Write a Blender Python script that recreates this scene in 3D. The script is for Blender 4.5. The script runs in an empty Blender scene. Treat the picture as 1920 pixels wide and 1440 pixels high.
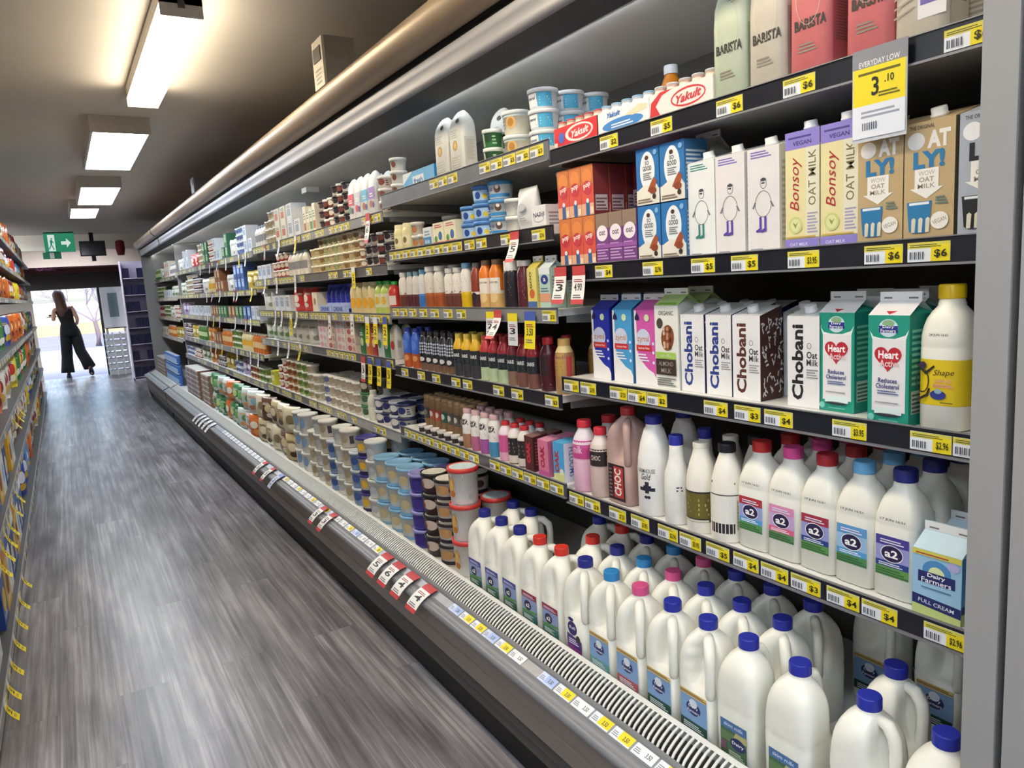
import bpy, bmesh, math, random
from math import pi, sin, cos, radians, sqrt
from mathutils import Vector, Matrix
random.seed(7)
SC = bpy.context.scene
COL = SC.collection
H = 1.42                                   # eye height; world z = 0 is the floor

# ------------------------------------------------------------------ materials
def lin(c):
    c = c.lstrip('#')
    v = [int(c[i:i+2], 16)/255 for i in (0, 2, 4)]
    return tuple((x/12.92 if x <= .04045 else ((x+.055)/1.055)**2.4) for x in v) + (1,)
MATS = {}
def M(col, rough=.45, metal=0., spec=.5, var=.06, scale=40., coat=0.):
    """a painted, printed or plastic surface: base colour with a faint procedural mottling"""
    key = (col, rough, metal, var, coat)
    if key in MATS: return MATS[key]
    m = bpy.data.materials.new('surface_' + col.lstrip('#')); m.use_nodes = True
    nt = m.node_tree; b = nt.nodes['Principled BSDF']
    b.inputs['Roughness'].default_value = rough; b.inputs['Metallic'].default_value = metal
    b.inputs['Specular IOR Level'].default_value = spec
    if coat: b.inputs['Coat Weight'].default_value = coat
    c = lin(col)
    if var:
        n = nt.nodes.new('ShaderNodeTexNoise'); n.inputs['Scale'].default_value = scale; n.inputs['Detail'].default_value = 2
        tc = nt.nodes.new('ShaderNodeTexCoord'); nt.links.new(tc.outputs['Object'], n.inputs['Vector'])
        r = nt.nodes.new('ShaderNodeValToRGB')
        r.color_ramp.elements[0].position = .3; r.color_ramp.elements[1].position = .7
        r.color_ramp.elements[0].color = tuple(x*(1-var) for x in c[:3]) + (1,)
        r.color_ramp.elements[1].color = tuple(min(1, x*(1+var)) for x in c[:3]) + (1,)
        nt.links.new(n.outputs['Fac'], r.inputs['Fac']); nt.links.new(r.outputs['Color'], b.inputs['Base Color'])
    else: b.inputs['Base Color'].default_value = c
    MATS[key] = m; return m
def ink(col): return M(col, .5, var=0)
def emit(name, col, s):
    m = bpy.data.materials.new(name); m.use_nodes = True; nt = m.node_tree
    for n in list(nt.nodes): nt.nodes.remove(n)
    e = nt.nodes.new('ShaderNodeEmission'); o = nt.nodes.new('ShaderNodeOutputMaterial')
    e.inputs[0].default_value = col + (1,); e.inputs[1].default_value = s
    nt.links.new(e.outputs[0], o.inputs[0]); return m
def nodes(name):
    m = bpy.data.materials.new(name); m.use_nodes = True
    return m, m.node_tree, m.node_tree.nodes['Principled BSDF']

# ------------------------------------------------------------------ mesh builder
class MB:
    def __init__(s): s.v = []; s.f = []; s.m = []; s.sm = []; s.mats = []
    def mi(s, mat):
        if mat not in s.mats: s.mats.append(mat)
        return s.mats.index(mat)
    def add(s, vs, fs, mat, smooth=False):
        b = len(s.v); i = s.mi(mat); s.v += [tuple(p) for p in vs]
        for f in fs: s.f.append([b+k for k in f]); s.m.append(i); s.sm.append(smooth)
        return s
    def box(s, x0, y0, z0, x1, y1, z1, mat):
        vs = [(x, y, z) for x in (x0, x1) for y in (y0, y1) for z in (z0, z1)]
        return s.add(vs, [(0, 1, 3, 2), (4, 6, 7, 5), (0, 4, 5, 1), (2, 3, 7, 6), (0, 2, 6, 4), (1, 5, 7, 3)], mat)
    def loft(s, rings, mat, cap0=True, cap1=True, smooth=True, closed=True):
        n = len(rings[0]); vs = [p for r in rings for p in r]; base = len(s.v)
        def mt(j): return mat[min(j, len(mat)-1)] if isinstance(mat, list) else mat
        s.v += [tuple(p) for p in vs]
        for j in range(len(rings)-1):
            i = s.mi(mt(j))
            for k in range(n if closed else n-1):
                k2 = (k+1) % n
                s.f.append([base+j*n+k, base+j*n+k2, base+(j+1)*n+k2, base+(j+1)*n+k]); s.m.append(i); s.sm.append(smooth)
        if cap0: s.f.append([base+k for k in range(n)][::-1]); s.m.append(s.mi(mt(0))); s.sm.append(False)
        if cap1: s.f.append([base+(len(rings)-1)*n+k for k in range(n)]); s.m.append(s.mi(mt(len(rings)-2))); s.sm.append(False)
        return s
    def lathe(s, prof, mat, n=20, cap0=True, cap1=True, ribs=0, c=(0, 0)):
        rings = []
        for q in prof:
            r, z = q[0], q[1]
            rings.append([(c[0]+(r*(1-(ribs if (k % 2 and len(q) > 2) else 0)))*cos(2*pi*k/n), c[1]+(r*(1-(ribs if (k % 2 and len(q) > 2) else 0)))*sin(2*pi*k/n), z) for k in range(n)])
        return s.loft(rings, mat, cap0, cap1)
    def tube(s, path, rad, mat, n=8, caps=True, ref=None):
        path = [Vector(p) for p in path]; rings = []
        for i, p in enumerate(path):
            d = (path[min(i+1, len(path)-1)]-path[max(i-1, 0)]).normalized()
            a = d.cross(Vector((0, 0, 1))) if ref is None else Vector(ref)
            if a.length < 1e-3: a = d.cross(Vector((1, 0, 0)))
            a.normalize(); b = d.cross(a)
            r = rad[i] if isinstance(rad, (list, tuple)) else rad
            rings.append([p + a*r*cos(2*pi*k/n) + b*r*sin(2*pi*k/n) for k in range(n)])
        return s.loft(rings, mat, caps, caps)
    def prism_y(s, poly, y0, y1, mat, smooth=False):
        """an x-z outline drawn along y"""
        n = len(poly)
        vs = [(x, y0, z) for x, z in poly] + [(x, y1, z) for x, z in poly]
        s.add(vs, [list(range(n)), list(range(2*n-1, n-1, -1))], mat)
        b = len(s.v)-2*n; i = s.mi(mat)
        for k in range(n):
            k2 = (k+1) % n
            s.f.append([b+k, b+n+k, b+n+k2, b+k2]); s.m.append(i); s.sm.append(smooth)
        return s
    def strip_y(s, line, y0, y1, mat, smooth=True, ny=1):
        rings = [[(x, y0+(y1-y0)*j/ny, z) for x, z in line] for j in range(ny+1)]
        return s.loft(rings, mat, False, False, smooth, closed=False)
    def mesh(s, name):
        me = bpy.data.meshes.new(name); me.from_pydata(s.v, [], s.f)
        for m in s.mats: me.materials.append(m)
        me.polygons.foreach_set('material_index', s.m); me.polygons.foreach_set('use_smooth', s.sm)
        bm = bmesh.new(); bm.from_mesh(me); bmesh.ops.recalc_face_normals(bm, faces=bm.faces); bm.to_mesh(me); bm.free()
        me.update(); return me

def sq(z, a, b, n, N=28, dent=None):
    """superellipse ring; the front of every product looks along -x"""
    out = []
    for k in range(N):
        t = 2*pi*(k+.5)/N
        c, s_ = cos(t), sin(t)
        r = (abs(c/a)**n + abs(s_/b)**n)**(-1/n)
        if dent: r *= dent(math.atan2(-s_, -c), z)
        out.append((r*c, r*s_, z))
    return out

# ------------------------------------------------------------------ printed artwork
TXT = {}
def text_mesh(t, bold=0.):
    if 'M' in t or 'W' in t or 'm' in t: bold = min(bold, .006)
    if (t, bold) in TXT: return TXT[(t, bold)]
    cu = bpy.data.curves.new('lettering', 'FONT'); cu.body = t; cu.align_x = 'CENTER'; cu.resolution_u = 2; cu.offset = bold
    if t in ('Bonsoy', 'Shape', 'Gold', 'Natural', 'Yakult'): cu.shear = .35
    ob = bpy.data.objects.new('lettering', cu); COL.objects.link(ob)
    me = ob.to_mesh()
    vs = [(v.co.x, v.co.y) for v in me.vertices]; fs = [list(p.vertices) for p in me.polygons]
    ob.to_mesh_clear(); bpy.data.objects.remove(ob); bpy.data.curves.remove(cu)
    TXT[(t, bold)] = (vs, fs); return vs, fs
def flat_front(x, y0=0.): return lambda u, v, o: (x-o, y0-u, v)
def flat_side(y, x0=0.): return lambda u, v, o: (x0+u, y-o, v)
def slope_front(xb, z0, dx, dz):
    L = sqrt(dx*dx+dz*dz)
    return lambda u, v, o: (xb+dx*v/L-o*dz/L, -u, z0+dz*v/L+o*dx/L)
def round_front(rf, turn=0.):
    """rf: radius, or radius as a function of height; u runs round the body"""
    def f(u, v, o):
        r = rf(v) if callable(rf) else rf
        a = u/r + turn
        return (-(r+o)*cos(a), -(r+o)*sin(a), v)
    f.curved = True; return f
def art(mb, S, items, o0=.0003, step=.00014):
    curved = getattr(S, 'curved', False)
    for i, it in enumerate(items):
        o = o0 + step*min(i, 14); k = it[0]; mat = None if k == 'h' else ink(it[5] if k == 't' else it[-1])
        if k == 'r':
            u0, v0, u1, v1 = it[1:5]; n = max(1, int(abs(u1-u0)/.008)) if curved else 1
            us = [u0+(u1-u0)*j/n for j in range(n+1)]
            nv = max(1, int(abs(v1-v0)/.02)) if curved else 1
            vs = [S(u, v0+(v1-v0)*i2/nv, o) for u in us for i2 in range(nv+1)]; q = nv+1
            mb.add(vs, [(q*j+i2, q*j+q+i2, q*j+q+i2+1, q*j+i2+1) for j in range(n) for i2 in range(nv)], mat)
        elif k == 'e':
            cu, cv, ru, rv = it[1:5]; n = 12
            us = [-cos(pi*j/n) for j in range(n+1)]
            W5 = (-1, -.5, 0, .5, 1) if curved else (-1, 1); q = len(W5)
            vs = [S(cu+ru*u, cv+w*rv*sqrt(max(0, 1-u*u)), o) for u in us for w in W5]
            mb.add(vs, [(q*j+i2, q*j+q+i2, q*j+q+i2+1, q*j+i2+1) for j in range(n) for i2 in range(q-1)], mat)
        elif k == 'p':
            mb.add([S(u, v, o) for u, v in it[1]], [list(range(len(it[1])))], mat)
        elif k == 'l':                                     # ruled lines of small print
            u0, v0, u1, v1, n = it[1:6]; hh = (v1-v0)/n
            for j in range(n):
                mb.add([S(u, v, o) for u in (u0, u1-(u1-u0)*(.25*((j*7) % 3)/2)) for v in (v0+hh*j, v0+hh*(j+.5))], [(0, 2, 3, 1)], mat)
        elif k == 't':                                     # ('t', text, u, v, height, col [, width, rot, bold])
            t, cu, cv, h = it[1:5]; w = it[6] if len(it) > 6 else None; rot = it[7] if len(it) > 7 else 0; bold = it[8] if len(it) > 8 else .02
            vs, fs = text_mesh(t, bold)
            x0 = min(a for a, _ in vs); x1 = max(a for a, _ in vs); y0 = min(b for _, b in vs); y1 = max(b for _, b in vs)
            sc = h/max(.45, y1-y0); sx = (w/(x1-x0)) if w else sc
            P = []
            for a, b in vs:
                p, q = (a-(x0+x1)/2)*sx, (b-(y0+y1)/2)*sc
                if rot: p, q = p*cos(rot)-q*sin(rot), p*sin(rot)+q*cos(rot)
                P.append(S(cu+p, cv+q, o))
            mb.add(P, fs, mat)
        elif k == 'h':                                     # heart
            mat = ink('#c02634')
            cu, cv, s_ = it[1:4]
            pts = [(cu+s_*16*sin(t)**3/17, cv+s_*(13*cos(t)-5*cos(2*t)-2*cos(3*t)-cos(4*t))/17) for t in (2*pi*j/28 for j in range(28))]
            mb.add([S(u, v, o) for u, v in pts], [list(range(28))], mat)
        elif k == 'o':                                     # outline ring
            cu, cv, ru, rv, w = it[1:6]; n = 20
            vs = [S(cu+(ru-q)*cos(2*pi*j/n), cv+(rv-q)*sin(2*pi*j/n), o) for j in range(n) for q in (0, w)]
            mb.add(vs, [(2*j, 2*((j+1) % n), 2*((j+1) % n)+1, 2*j+1) for j in range(n)], mat)
    return mb

# ------------------------------------------------------------------ objects
class Proto:
    def __init__(s, name, cat): s.name = name; s.cat = cat; s.parts = []
    def part(s, name, mb, label=None, parent=None):
        s.parts.append((name, mb.mesh(name), label, parent)); return s
def link(name, data, parent=None, loc=None):
    o = bpy.data.objects.new(name, data); COL.objects.link(o)
    if parent: o.parent = parent
    if loc: o.location = loc
    return o
def place(pr, x, y, z, label, group=None, rz=0., tilt=0., cat=None):
    z += .0006
    if len(pr.parts) == 1 and pr.parts[0][0] == pr.name:
        root = link(pr.name, pr.parts[0][1])
    else:
        root = link(pr.name, None); root.empty_display_size = .02; made = {}
        for n, me, lb, pa in pr.parts:
            o = link(n, me, made.get(pa, root)); made.setdefault(n, o)
            if lb: o['label'] = lb
    root.location = (x, y, z); root.rotation_euler = (0, tilt, rz)
    root['label'] = label; root['category'] = cat or pr.cat
    if group: root['group'] = group
    return root
def single(name, mb, label, cat, group=None, loc=None, kind=None):
    o = link(name, mb.mesh(name), None, loc)
    if label: o['label'] = label
    if cat: o['category'] = cat
    if group: o['group'] = group
    if kind: o['kind'] = kind
    return o
def struct(name, mb): return single(name, mb, None, None, kind='structure')
def empty(name, label, cat, loc=(0, 0, 0), group=None, rz=0):
    o = link(name, None, None, loc); o.rotation_euler = (0, 0, rz); o.empty_display_size = .05
    o['label'] = label; o['category'] = cat
    if group: o['group'] = group
    return o
ORD = 'first second third fourth fifth sixth seventh eighth ninth tenth eleventh twelfth thirteenth fourteenth fifteenth sixteenth seventeenth eighteenth nineteenth twentieth'.split()
def nth(i): return ORD[i] if i < len(ORD) else 'twenty-' + ORD[i-20] if i < 29 else 'thirtieth' if i == 29 else 'thirty-' + ORD[i-30] if i < 39 else 'later'

# ------------------------------------------------------------------ products
MILK = M('#efeee4', .32, var=.02); CREAMY = M('#efe9da', .35, var=.02)
def cap_mb(r, z, h, col, n=36):
    m = MB(); return m.lathe([(r*.98, z), (r, z+.001, 1), (r, z+h-.003, 1), (r*.93, z+h-.0003), (r*.9, z+h)], M(col, .35, var=.03), n, ribs=.05)
JUG_PROF = [(0, .047, .047, 6), (.004, .0505, .0505, 7), (.128, .0515, .0515, 7), (.133, .0505, .0505, 7), (.138, .0515, .0515, 7), (.155, .0515, .0515, 6.5), (.17, .0513, .0513, 6),
            (.185, .051, .051, 5), (.2, .0502, .0502, 4.2), (.213, .048, .048, 3.6), (.226, .0432, .0432, 3), (.236, .0368, .0368, 2.6), (.244, .0296, .0296, 2.2), (.25, .0222, .0222, 2), (.254, .02, .02, 2), (.262, .02, .02, 2)]
def jug_label(kind):
    w, z0, z1 = .039, .026, .115
    if kind[0] == 'a':                                      # violet to green label with a round badge
        top, low = {'av': ('#4d4f9e', '#2f5d4a'), 'ar': ('#9c3242', '#2f6a63')}[kind]
        a = [('r', -w, z0, w, z1, '#8c9cc8'), ('r', -w, z1-.018, w, z1, top), ('r', -w, z0, w, z0+.026, low), ('p', [(-w, z0+.02), (w, z0+.03), (w, z0+.038), (-w, z0+.03)], '#4f8a4a'),
             ('e', -.008, .074, .018, .015, '#1d1a3c'), ('t', 'a2', -.008, .074, .013, '#ffffff', .02, 0, .03), ('l', -.03, z0+.006, .02, z0+.02, 4, '#dfe8e6'), ('l', -.03, z1-.013, .03, z1-.005, 2, '#d8daf2')]
    elif kind == 'p':                                       # purple emblem printed straight on the plastic
        a = [('e', -.006, .09, .02, .02, '#2c2368'), ('t', 'full', -.006, .092, .009, '#e8e4f4', .026, 0, .02), ('p', [(-.03, .036), (.032, .03), (.032, .062), (-.03, .072)], '#4a2a78'),
             ('p', [(-.03, .03), (.032, .024), (.032, .034), (-.03, .042)], '#8a3f86'), ('l', -.024, .045, .02, .062, 3, '#e4dcf0'), ('e', .018, .066, .009, .01, '#2c2a30'), ('e', -.01, .116, .012, .005, '#2c2368')]
    elif kind == 'plain':                                   # meadow label on the smooth-backed jugs
        a = [('r', -.034, .024, .034, .104, '#44674c'), ('r', -.034, .085, .034, .104, '#4a73a8'), ('t', 'skim milk', .0, .095, .008, '#dfe9f6', .05, 0, .01), ('r', -.034, .058, .034, .078, '#5d7c4e'),
             ('p', [(.0, .07), (.034, .07), (.034, .085), (.006, .085)], '#b9b57a'), ('e', .012, .06, .02, .014, '#1f2b63'), ('t', 'Dairy', .012, .06, .009, '#ffffff', .03, 0, .01), ('r', -.032, .034, -.018, .056, '#6a4a5a'), ('l', -.012, .028, .03, .042, 3, '#c8d6c0')]
    else:                                                   # sky label with a farm crest, low strip colour varies
        low = {'dn': '#1f4a3c', 'dl': '#5f9f9a', 'dp': '#b0565c'}[kind]
        a = [('r', -w, z0, w, z1, '#7ea3cf'), ('r', -w, z1-.009, w, z1+.003, '#e3c47a'), ('l', -w, z1-.006, w, z1+.001, 2, '#4a3320'), ('r', -w, z0, w, z0+.022, low), ('e', 0, .08, .021, .016, '#22306e'), ('e', 0, .092, .012, .01, '#dbe6f2'),
             ('t', 'Dairy', 0, .083, .008, '#ffffff', .028, 0, .01), ('t', 'Farmers', 0, .073, .007, '#ffffff', .034, 0, .01), ('l', -.03, z0+.004, .03, z0+.018, 3, '#dfe9ee')]
    return art(MB(), flat_front(-.0516), a)
def make_jug(capcol, label, th, dimple=False, sink=False):
    """two-litre milk jug; th = direction of the grip, measured from the front towards -y"""
    def dent(t, z):
        q = 1.
        if .13 < z < .248:
            d = (t-th+.3+pi) % (2*pi)-pi
            q -= .62*sin(pi*(z-.13)/.118)**.5*math.exp(-(abs(d)/.66)**4)
            if dimple and z < .232: q -= .3*sin(pi*(z-.128)/.104)**.8*math.exp(-((t-.25)/.33)**2)
            if sink: q -= .2*sin(pi*(z-.128)/.12)*math.exp(-((t+.1)/.25)**2)*(1+.5*sin(z*210))
        return q
    prof = []
    for (a, b) in zip(JUG_PROF, JUG_PROF[1:]):
        prof.append(a)
        if a[0] >= .138 and b[0] <= .25: prof.append(tuple((p+q)/2 for p, q in zip(a, b)))
    prof.append(JUG_PROF[-1])
    p = Proto('milk_jug', 'milk jug')
    p.part('body', MB().loft([sq(z, a, b, n, 48, dent) for z, a, b, n in prof], MILK))
    diag = min(1/max(abs(cos(th)), abs(sin(th))), 1.28)
    path = [(.02, .244), (.038, .2405), (.0505*diag*.97, .223), (.0525*diag, .198), (.0515*diag, .17), (.0505*diag, .145), (.0475*diag, .13), (.042*diag, .118)]
    hd = MB().tube([(-r*cos(th), -r*sin(th), z) for r, z in path], [.010, .0125, .012, .0105, .0105, .0115, .012, .01], MILK, 12, True, (-sin(th), cos(th), 0))
    p.part('handle', hd)
    p.part('cap', cap_mb(.0212, .2575, .0225, capcol), None)
    lb = jug_label(label)
    p.part('front_label', lb)
    if label != 'plain': art(lb, flat_front(-.0516), [('t', '18 JUN 07:12', 0, .1205, .005, '#3a3a40', .05, 0, 0)])
    return p

SQ1 = [(0, .035, .035, 6), (.003, .039, .039, 7), (.135, .0395, .0395, 7), (.137, .0388, .0388, 7), (.14, .0395, .0395, 7), (.156, .039, .039, 5), (.17, .0365, .0365, 3.8), (.184, .0325, .0325, 3), (.196, .0265, .0265, 2.4), (.204, .0205, .0205, 2), (.218, .0185, .0185, 2)]
def make_square_bottle(capcol, top, mid, strip, low):
    p = Proto('milk_bottle', 'milk bottle')
    p.part('body', MB().loft([sq(*q) for q in SQ1], MILK))
    p.part('cap', cap_mb(.0205, .216, .023, capcol))
    w = .031
    p.part('front_label', art(MB(), flat_front(-.0396), [('r', -w, .042, w, .118, mid), ('r', -w, .1, w, .118, top), ('p', [(-w, .042), (w, .042), (w, .062), (0, .07), (-w, .064)], low), ('r', -w, .06, w, .071, strip),
        ('l', -.025, .062, .02, .069, 2, '#e6edf4'), ('l', -w, .044, w, .058, 3, '#39643a'), ('e', 0, .086, .0215, .0165, '#231b4a'), ('o', 0, .086, .0215, .0165, .0015, '#f2f2f8'), ('t', 'a2', -.001, .086, .015, '#ffffff', .025, 0, .03), ('l', -.022, .105, .022, .114, 2, '#e8e4f6')]))
    art_ = art(MB(), flat_front(-.0396), [('t', '17 JUN 16:51', 0, .1485, .0055, '#3a3a40', .046, 0, .01)])
    p.part('date_stamp', art_)
    return p

def make_round_bottle(name, prof, body, capcol, capr, caph, items=(), cols=None, turn=.35, cat='bottle', n=24, capribs=True, band=None):
    """turned bottle: prof = (radius, height) pairs; cols = one colour per band of the profile"""
    p = Proto(name, cat)
    mats = [M(c, .3, var=.03) for c in cols] if cols else M(body, .3, var=.03)
    p.part('body', MB().lathe(prof, mats, n))
    z = prof[-1][1]-.004
    p.part('cap', cap_mb(capr, z, caph, capcol, 28) if capribs else MB().lathe([(capr, z), (capr, z+caph*.8), (capr*.85, z+caph)], M(capcol, .35), n))
    if items:
        def rf(v):
            for (r0, z0), (r1, z1) in zip(prof, prof[1:]):
                if z0 <= v <= z1 and z1 > z0: return r0+(r1-r0)*(v-z0)/(z1-z0)
            return prof[1][0]
        p.part('label', art(MB(), round_front(rf, turn), items, .0006))
    return p

def carton_body(w, d, h, sides, roof, ridge, face=None, fin=.016):
    """gable-topped carton: ridge runs along y"""
    b = MB(); W, D = w/2, d/2; t = h+ridge; sm = M(sides, .4, var=.02); rm = M(roof, .4, var=.02); fm = M(face or sides, .4, var=.02)
    b.add([(-D, -W, 0), (-D, W, 0), (-D, W, h), (-D, -W, h)], [(0, 1, 2, 3)], fm)
    b.add([(D, -W, 0), (D, W, 0), (D, W, h), (D, -W, h)], [(0, 3, 2, 1)], sm)
    for y in (-W, W):
        b.add([(-D, y, 0), (D, y, 0), (D, y, h), (-D, y, h)], [(0, 1, 2, 3)], sm)
        b.add([(-D, y, h), (D, y, h), (.0, y*.35, t-.004)], [(0, 1, 2)], sm)
        b.add([(-D, y, h), (0, y*.35, t-.004), (-.002, y, t)], [(0, 1, 2)], rm); b.add([(D, y, h), (0, y*.35, t-.004), (.002, y, t)], [(0, 1, 2)], rm)
    b.add([(-D, -W, h), (-D, W, h), (-.002, W, t), (-.002, -W, t)], [(0, 1, 2, 3)], rm)
    b.add([(D, -W, h), (D, W, h), (.002, W, t), (.002, -W, t)], [(0, 3, 2, 1)], rm)
    b.box(-.002, -W, t-.001, .002, W, t+fin, rm)
    b.add([(-D, -W, 0), (D, -W, 0), (D, W, 0), (-D, W, 0)], [(0, 1, 2, 3)], sm)
    return b
def make_gable(w, d, h, sides, roof, ridge=.022, front=(), side=(), roofart=(), face=None, finc=None, name='milk_carton', fin=.016):
    p = Proto(name, 'carton')
    p.part('body', carton_body(w, d, h, sides, roof, ridge, face, fin))
    pr = MB(); art(pr, flat_front(-d/2), front)
    if side: art(pr, flat_side(-w/2), side)
    p.part('print', pr)
    r = MB(); art(r, slope_front(-d/2, h, d/2, ridge), roofart)
    art(r, lambda u, v, o: (-.002-o, -u, h+ridge+v), [('r', -w/2, .001, w/2, fin, finc or '#e9e9ea'), ('l', -w*.4, .004, -w*.2, .01, 1, '#77777c'), ('l', w*.2, .004, w*.42, .01, 1, '#77777c')])
    p.part('top_print', r)
    return p
def make_slant(w, d, h, hb, col, capcol, front=(), side=(), sidecol=None, topcol=None, faces=None):
    """carton with a sloping top and a screw cap on the slope"""
    p = Proto('drink_carton', 'carton'); W, D = w/2, d/2; b = MB(); c = M(col, .45, var=.02); s = M(sidecol or col, .45, var=.02); tm = M(topcol or col, .45, var=.02)
    b.add([(-D, -W, 0), (-D, W, 0), (-D, W, h), (-D, -W, h)], [(0, 1, 2, 3)], c)
    b.add([(D, -W, 0), (D, -W, hb), (D, W, hb), (D, W, 0)], [(0, 1, 2, 3)], c)
    for y in (-W, W): b.add([(-D, y, 0), (D, y, 0), (D, y, hb), (-D, y, h)], [(0, 1, 2, 3)], s)
    b.add([(-D, -W, h), (-D, W, h), (D, W, hb), (D, -W, hb)], [(0, 1, 2, 3)], tm)
    b.add([(-D, -W, 0), (D, -W, 0), (D, W, 0), (-D, W, 0)], [(0, 1, 2, 3)], c)
    p.part('body', b)
    if capcol:
        k = MB().lathe([(.0135, 0), (.0135, .004), (.012, .005), (.012, .013, 1), (.011, .015)], M(capcol, .35), 24, ribs=.05)
        an = math.atan2(hb-h, d); R = Matrix.Rotation(-an, 3, 'Y'); o = Vector((-D*.25, 0, h+(hb-h)*.375))
        k.v = [tuple(R @ Vector(v)+o) for v in k.v]; p.part('screw_cap', k)
    pr = MB(); art(pr, flat_front(-D), front)
    p.part('print', pr)
    if side: p.part('side_print', art(MB(), flat_side(-W), side))
    return p
def make_pouch(col, sidec, items, w=.086, d=.07, h=.232, name='drink_pouch'):
    p = Proto(name, 'pouch'); W, D = w/2, d/2; c = M(col, .42, var=.03)
    prof = [(0, .95, .9, 7), (.004, 1, 1, 7), (.6*h, 1, 1, 6), (.76*h, .99, .96, 5), (.84*h, .93, .86, 4), (.9*h, .83, .68, 3.4), (.95*h, .68, .46, 2.8), (.985*h, .5, .24, 2.4), (h, .4, .08, 2.2)]
    p.part('body', MB().loft([sq(z, D*b, W*a, n, 32) for z, a, b, n in prof], c))
    def S(u, v, o):
        for (z0, _, b0, _), (z1, _, b1, _) in zip(prof, prof[1:]):
            if z0 <= v <= z1: return (-D*(b0+(b1-b0)*(v-z0)/(z1-z0))-.0005-o, -u, v)
        return (-D*.1-o, -u, v)
    S.curved = True
    pr = MB(); art(pr, S, items, .0004)
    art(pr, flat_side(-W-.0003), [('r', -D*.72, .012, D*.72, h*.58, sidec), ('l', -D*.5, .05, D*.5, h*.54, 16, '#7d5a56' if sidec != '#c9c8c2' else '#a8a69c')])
    p.part('print', pr); return p

def make_tub(r, h, side, lid, items=(), taper=.88, lidh=.012, band=None, n=24, ring=None, lidart=None, turn=.5, name='yoghurt_tub', cat='tub', rim=1.05):
    p = Proto(name, cat); r0 = r*taper; rb = lambda v: r0+(r-r0)*v/h
    prof = [(r0*.96, 0), (r0, .003)]; cols = [side]
    if band:
        for z0, z1, c in band: prof += [(rb(z0*h), z0*h), (rb(z1*h), z1*h)]; cols += [side, c]
    prof += [(rb(h-lidh), h-lidh), (r*.99, h-lidh)]; cols += [side, side, side]
    cols = cols[:len(prof)-1]
    mats = [M(c, .35, var=.03) for c in cols]
    p.part('cup', MB().lathe(prof, mats, n))
    R = r*rim; lm = M(lid, .35, var=.03); l = MB().lathe([(R, h-lidh), (R*1.01, h-lidh*.5), (R, h), (R*.93, h), (R*.9, h-.002), (.0, h-.002)], lm, n, True, False)
    if lidart: l.lathe([(R*.86, h-.0015), (0, h-.0013)], M(lidart, .4, var=.12, scale=60), n, False, False)
    p.part('lid', l)
    if items: p.part('label', art(MB(), round_front(rb, turn), items, .0006))
    return p
def make_box(w, d, h, col, front=(), side=(), sidecol=None, topcol=None, name='food_box', cat='box'):
    p = Proto(name, cat); b = MB(); b.box(-d/2, -w/2, 0, d/2, w/2, h, M(col, .45, var=.03))
    if sidecol: art(b, flat_side(-w/2), [('r', -d/2, 0, d/2, h, sidecol)], .0002)
    if topcol: b.add([(-d/2, -w/2, h+.0003), (d/2, -w/2, h+.0003), (d/2, w/2, h+.0003), (-d/2, w/2, h+.0003)], [(0, 1, 2, 3)], M(topcol, .45))
    if not front and not side:
        return Proto(name, cat).part(name, b)
    p.part('body', b); pr = MB(); art(pr, flat_front(-d/2), front); art(pr, flat_side(-w/2), side, .0006); p.part('print', pr); return p
def make_bag(w, d, h, col, blobs=(), name='snack_bag', cat='bag', seam=True, n=10, text=None):
    """pillow bag with crimped ends, standing; front along -x"""
    b = MB(); m = M(col, .28, var=.08, scale=18); rows = []; N = 8
    for j in range(N+1):
        v = j/N; e = sin(pi*min(1, max(0, v)))**.38; wd = w/2*(1-.05*e); row = []
        for k in range(2*n):
            t = 2*pi*k/(2*n); c = cos(t); s_ = sin(t)
            row.append((-d/2*e*math.copysign(abs(s_)**.75, s_)*(1+.16*sin(7*v+4*c+w*90)) if abs(s_) > 1e-6 else 0, wd*math.copysign(abs(c)**.7, c), h*v))
        rows.append(row)
    b.loft(rows, m)
    p = Proto(name, cat); p.part('bag', b)
    q = MB(); S = lambda u, v, o: (-d/2*(sin(pi*min(.999, max(.001, v/h)))**.38)*max(.0, 1-min(1, abs(u)*2/w)**2.8)**.75*1.17-.0012-o, -u, v)
    S.curved = True
    its = list(blobs)
    if text: its.append(('t', text[0], 0, h*text[2], h*.1, text[1], w*.7, 0, .03))
    if its: art(q, S, its); p.part('print', q)
    return p

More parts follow.
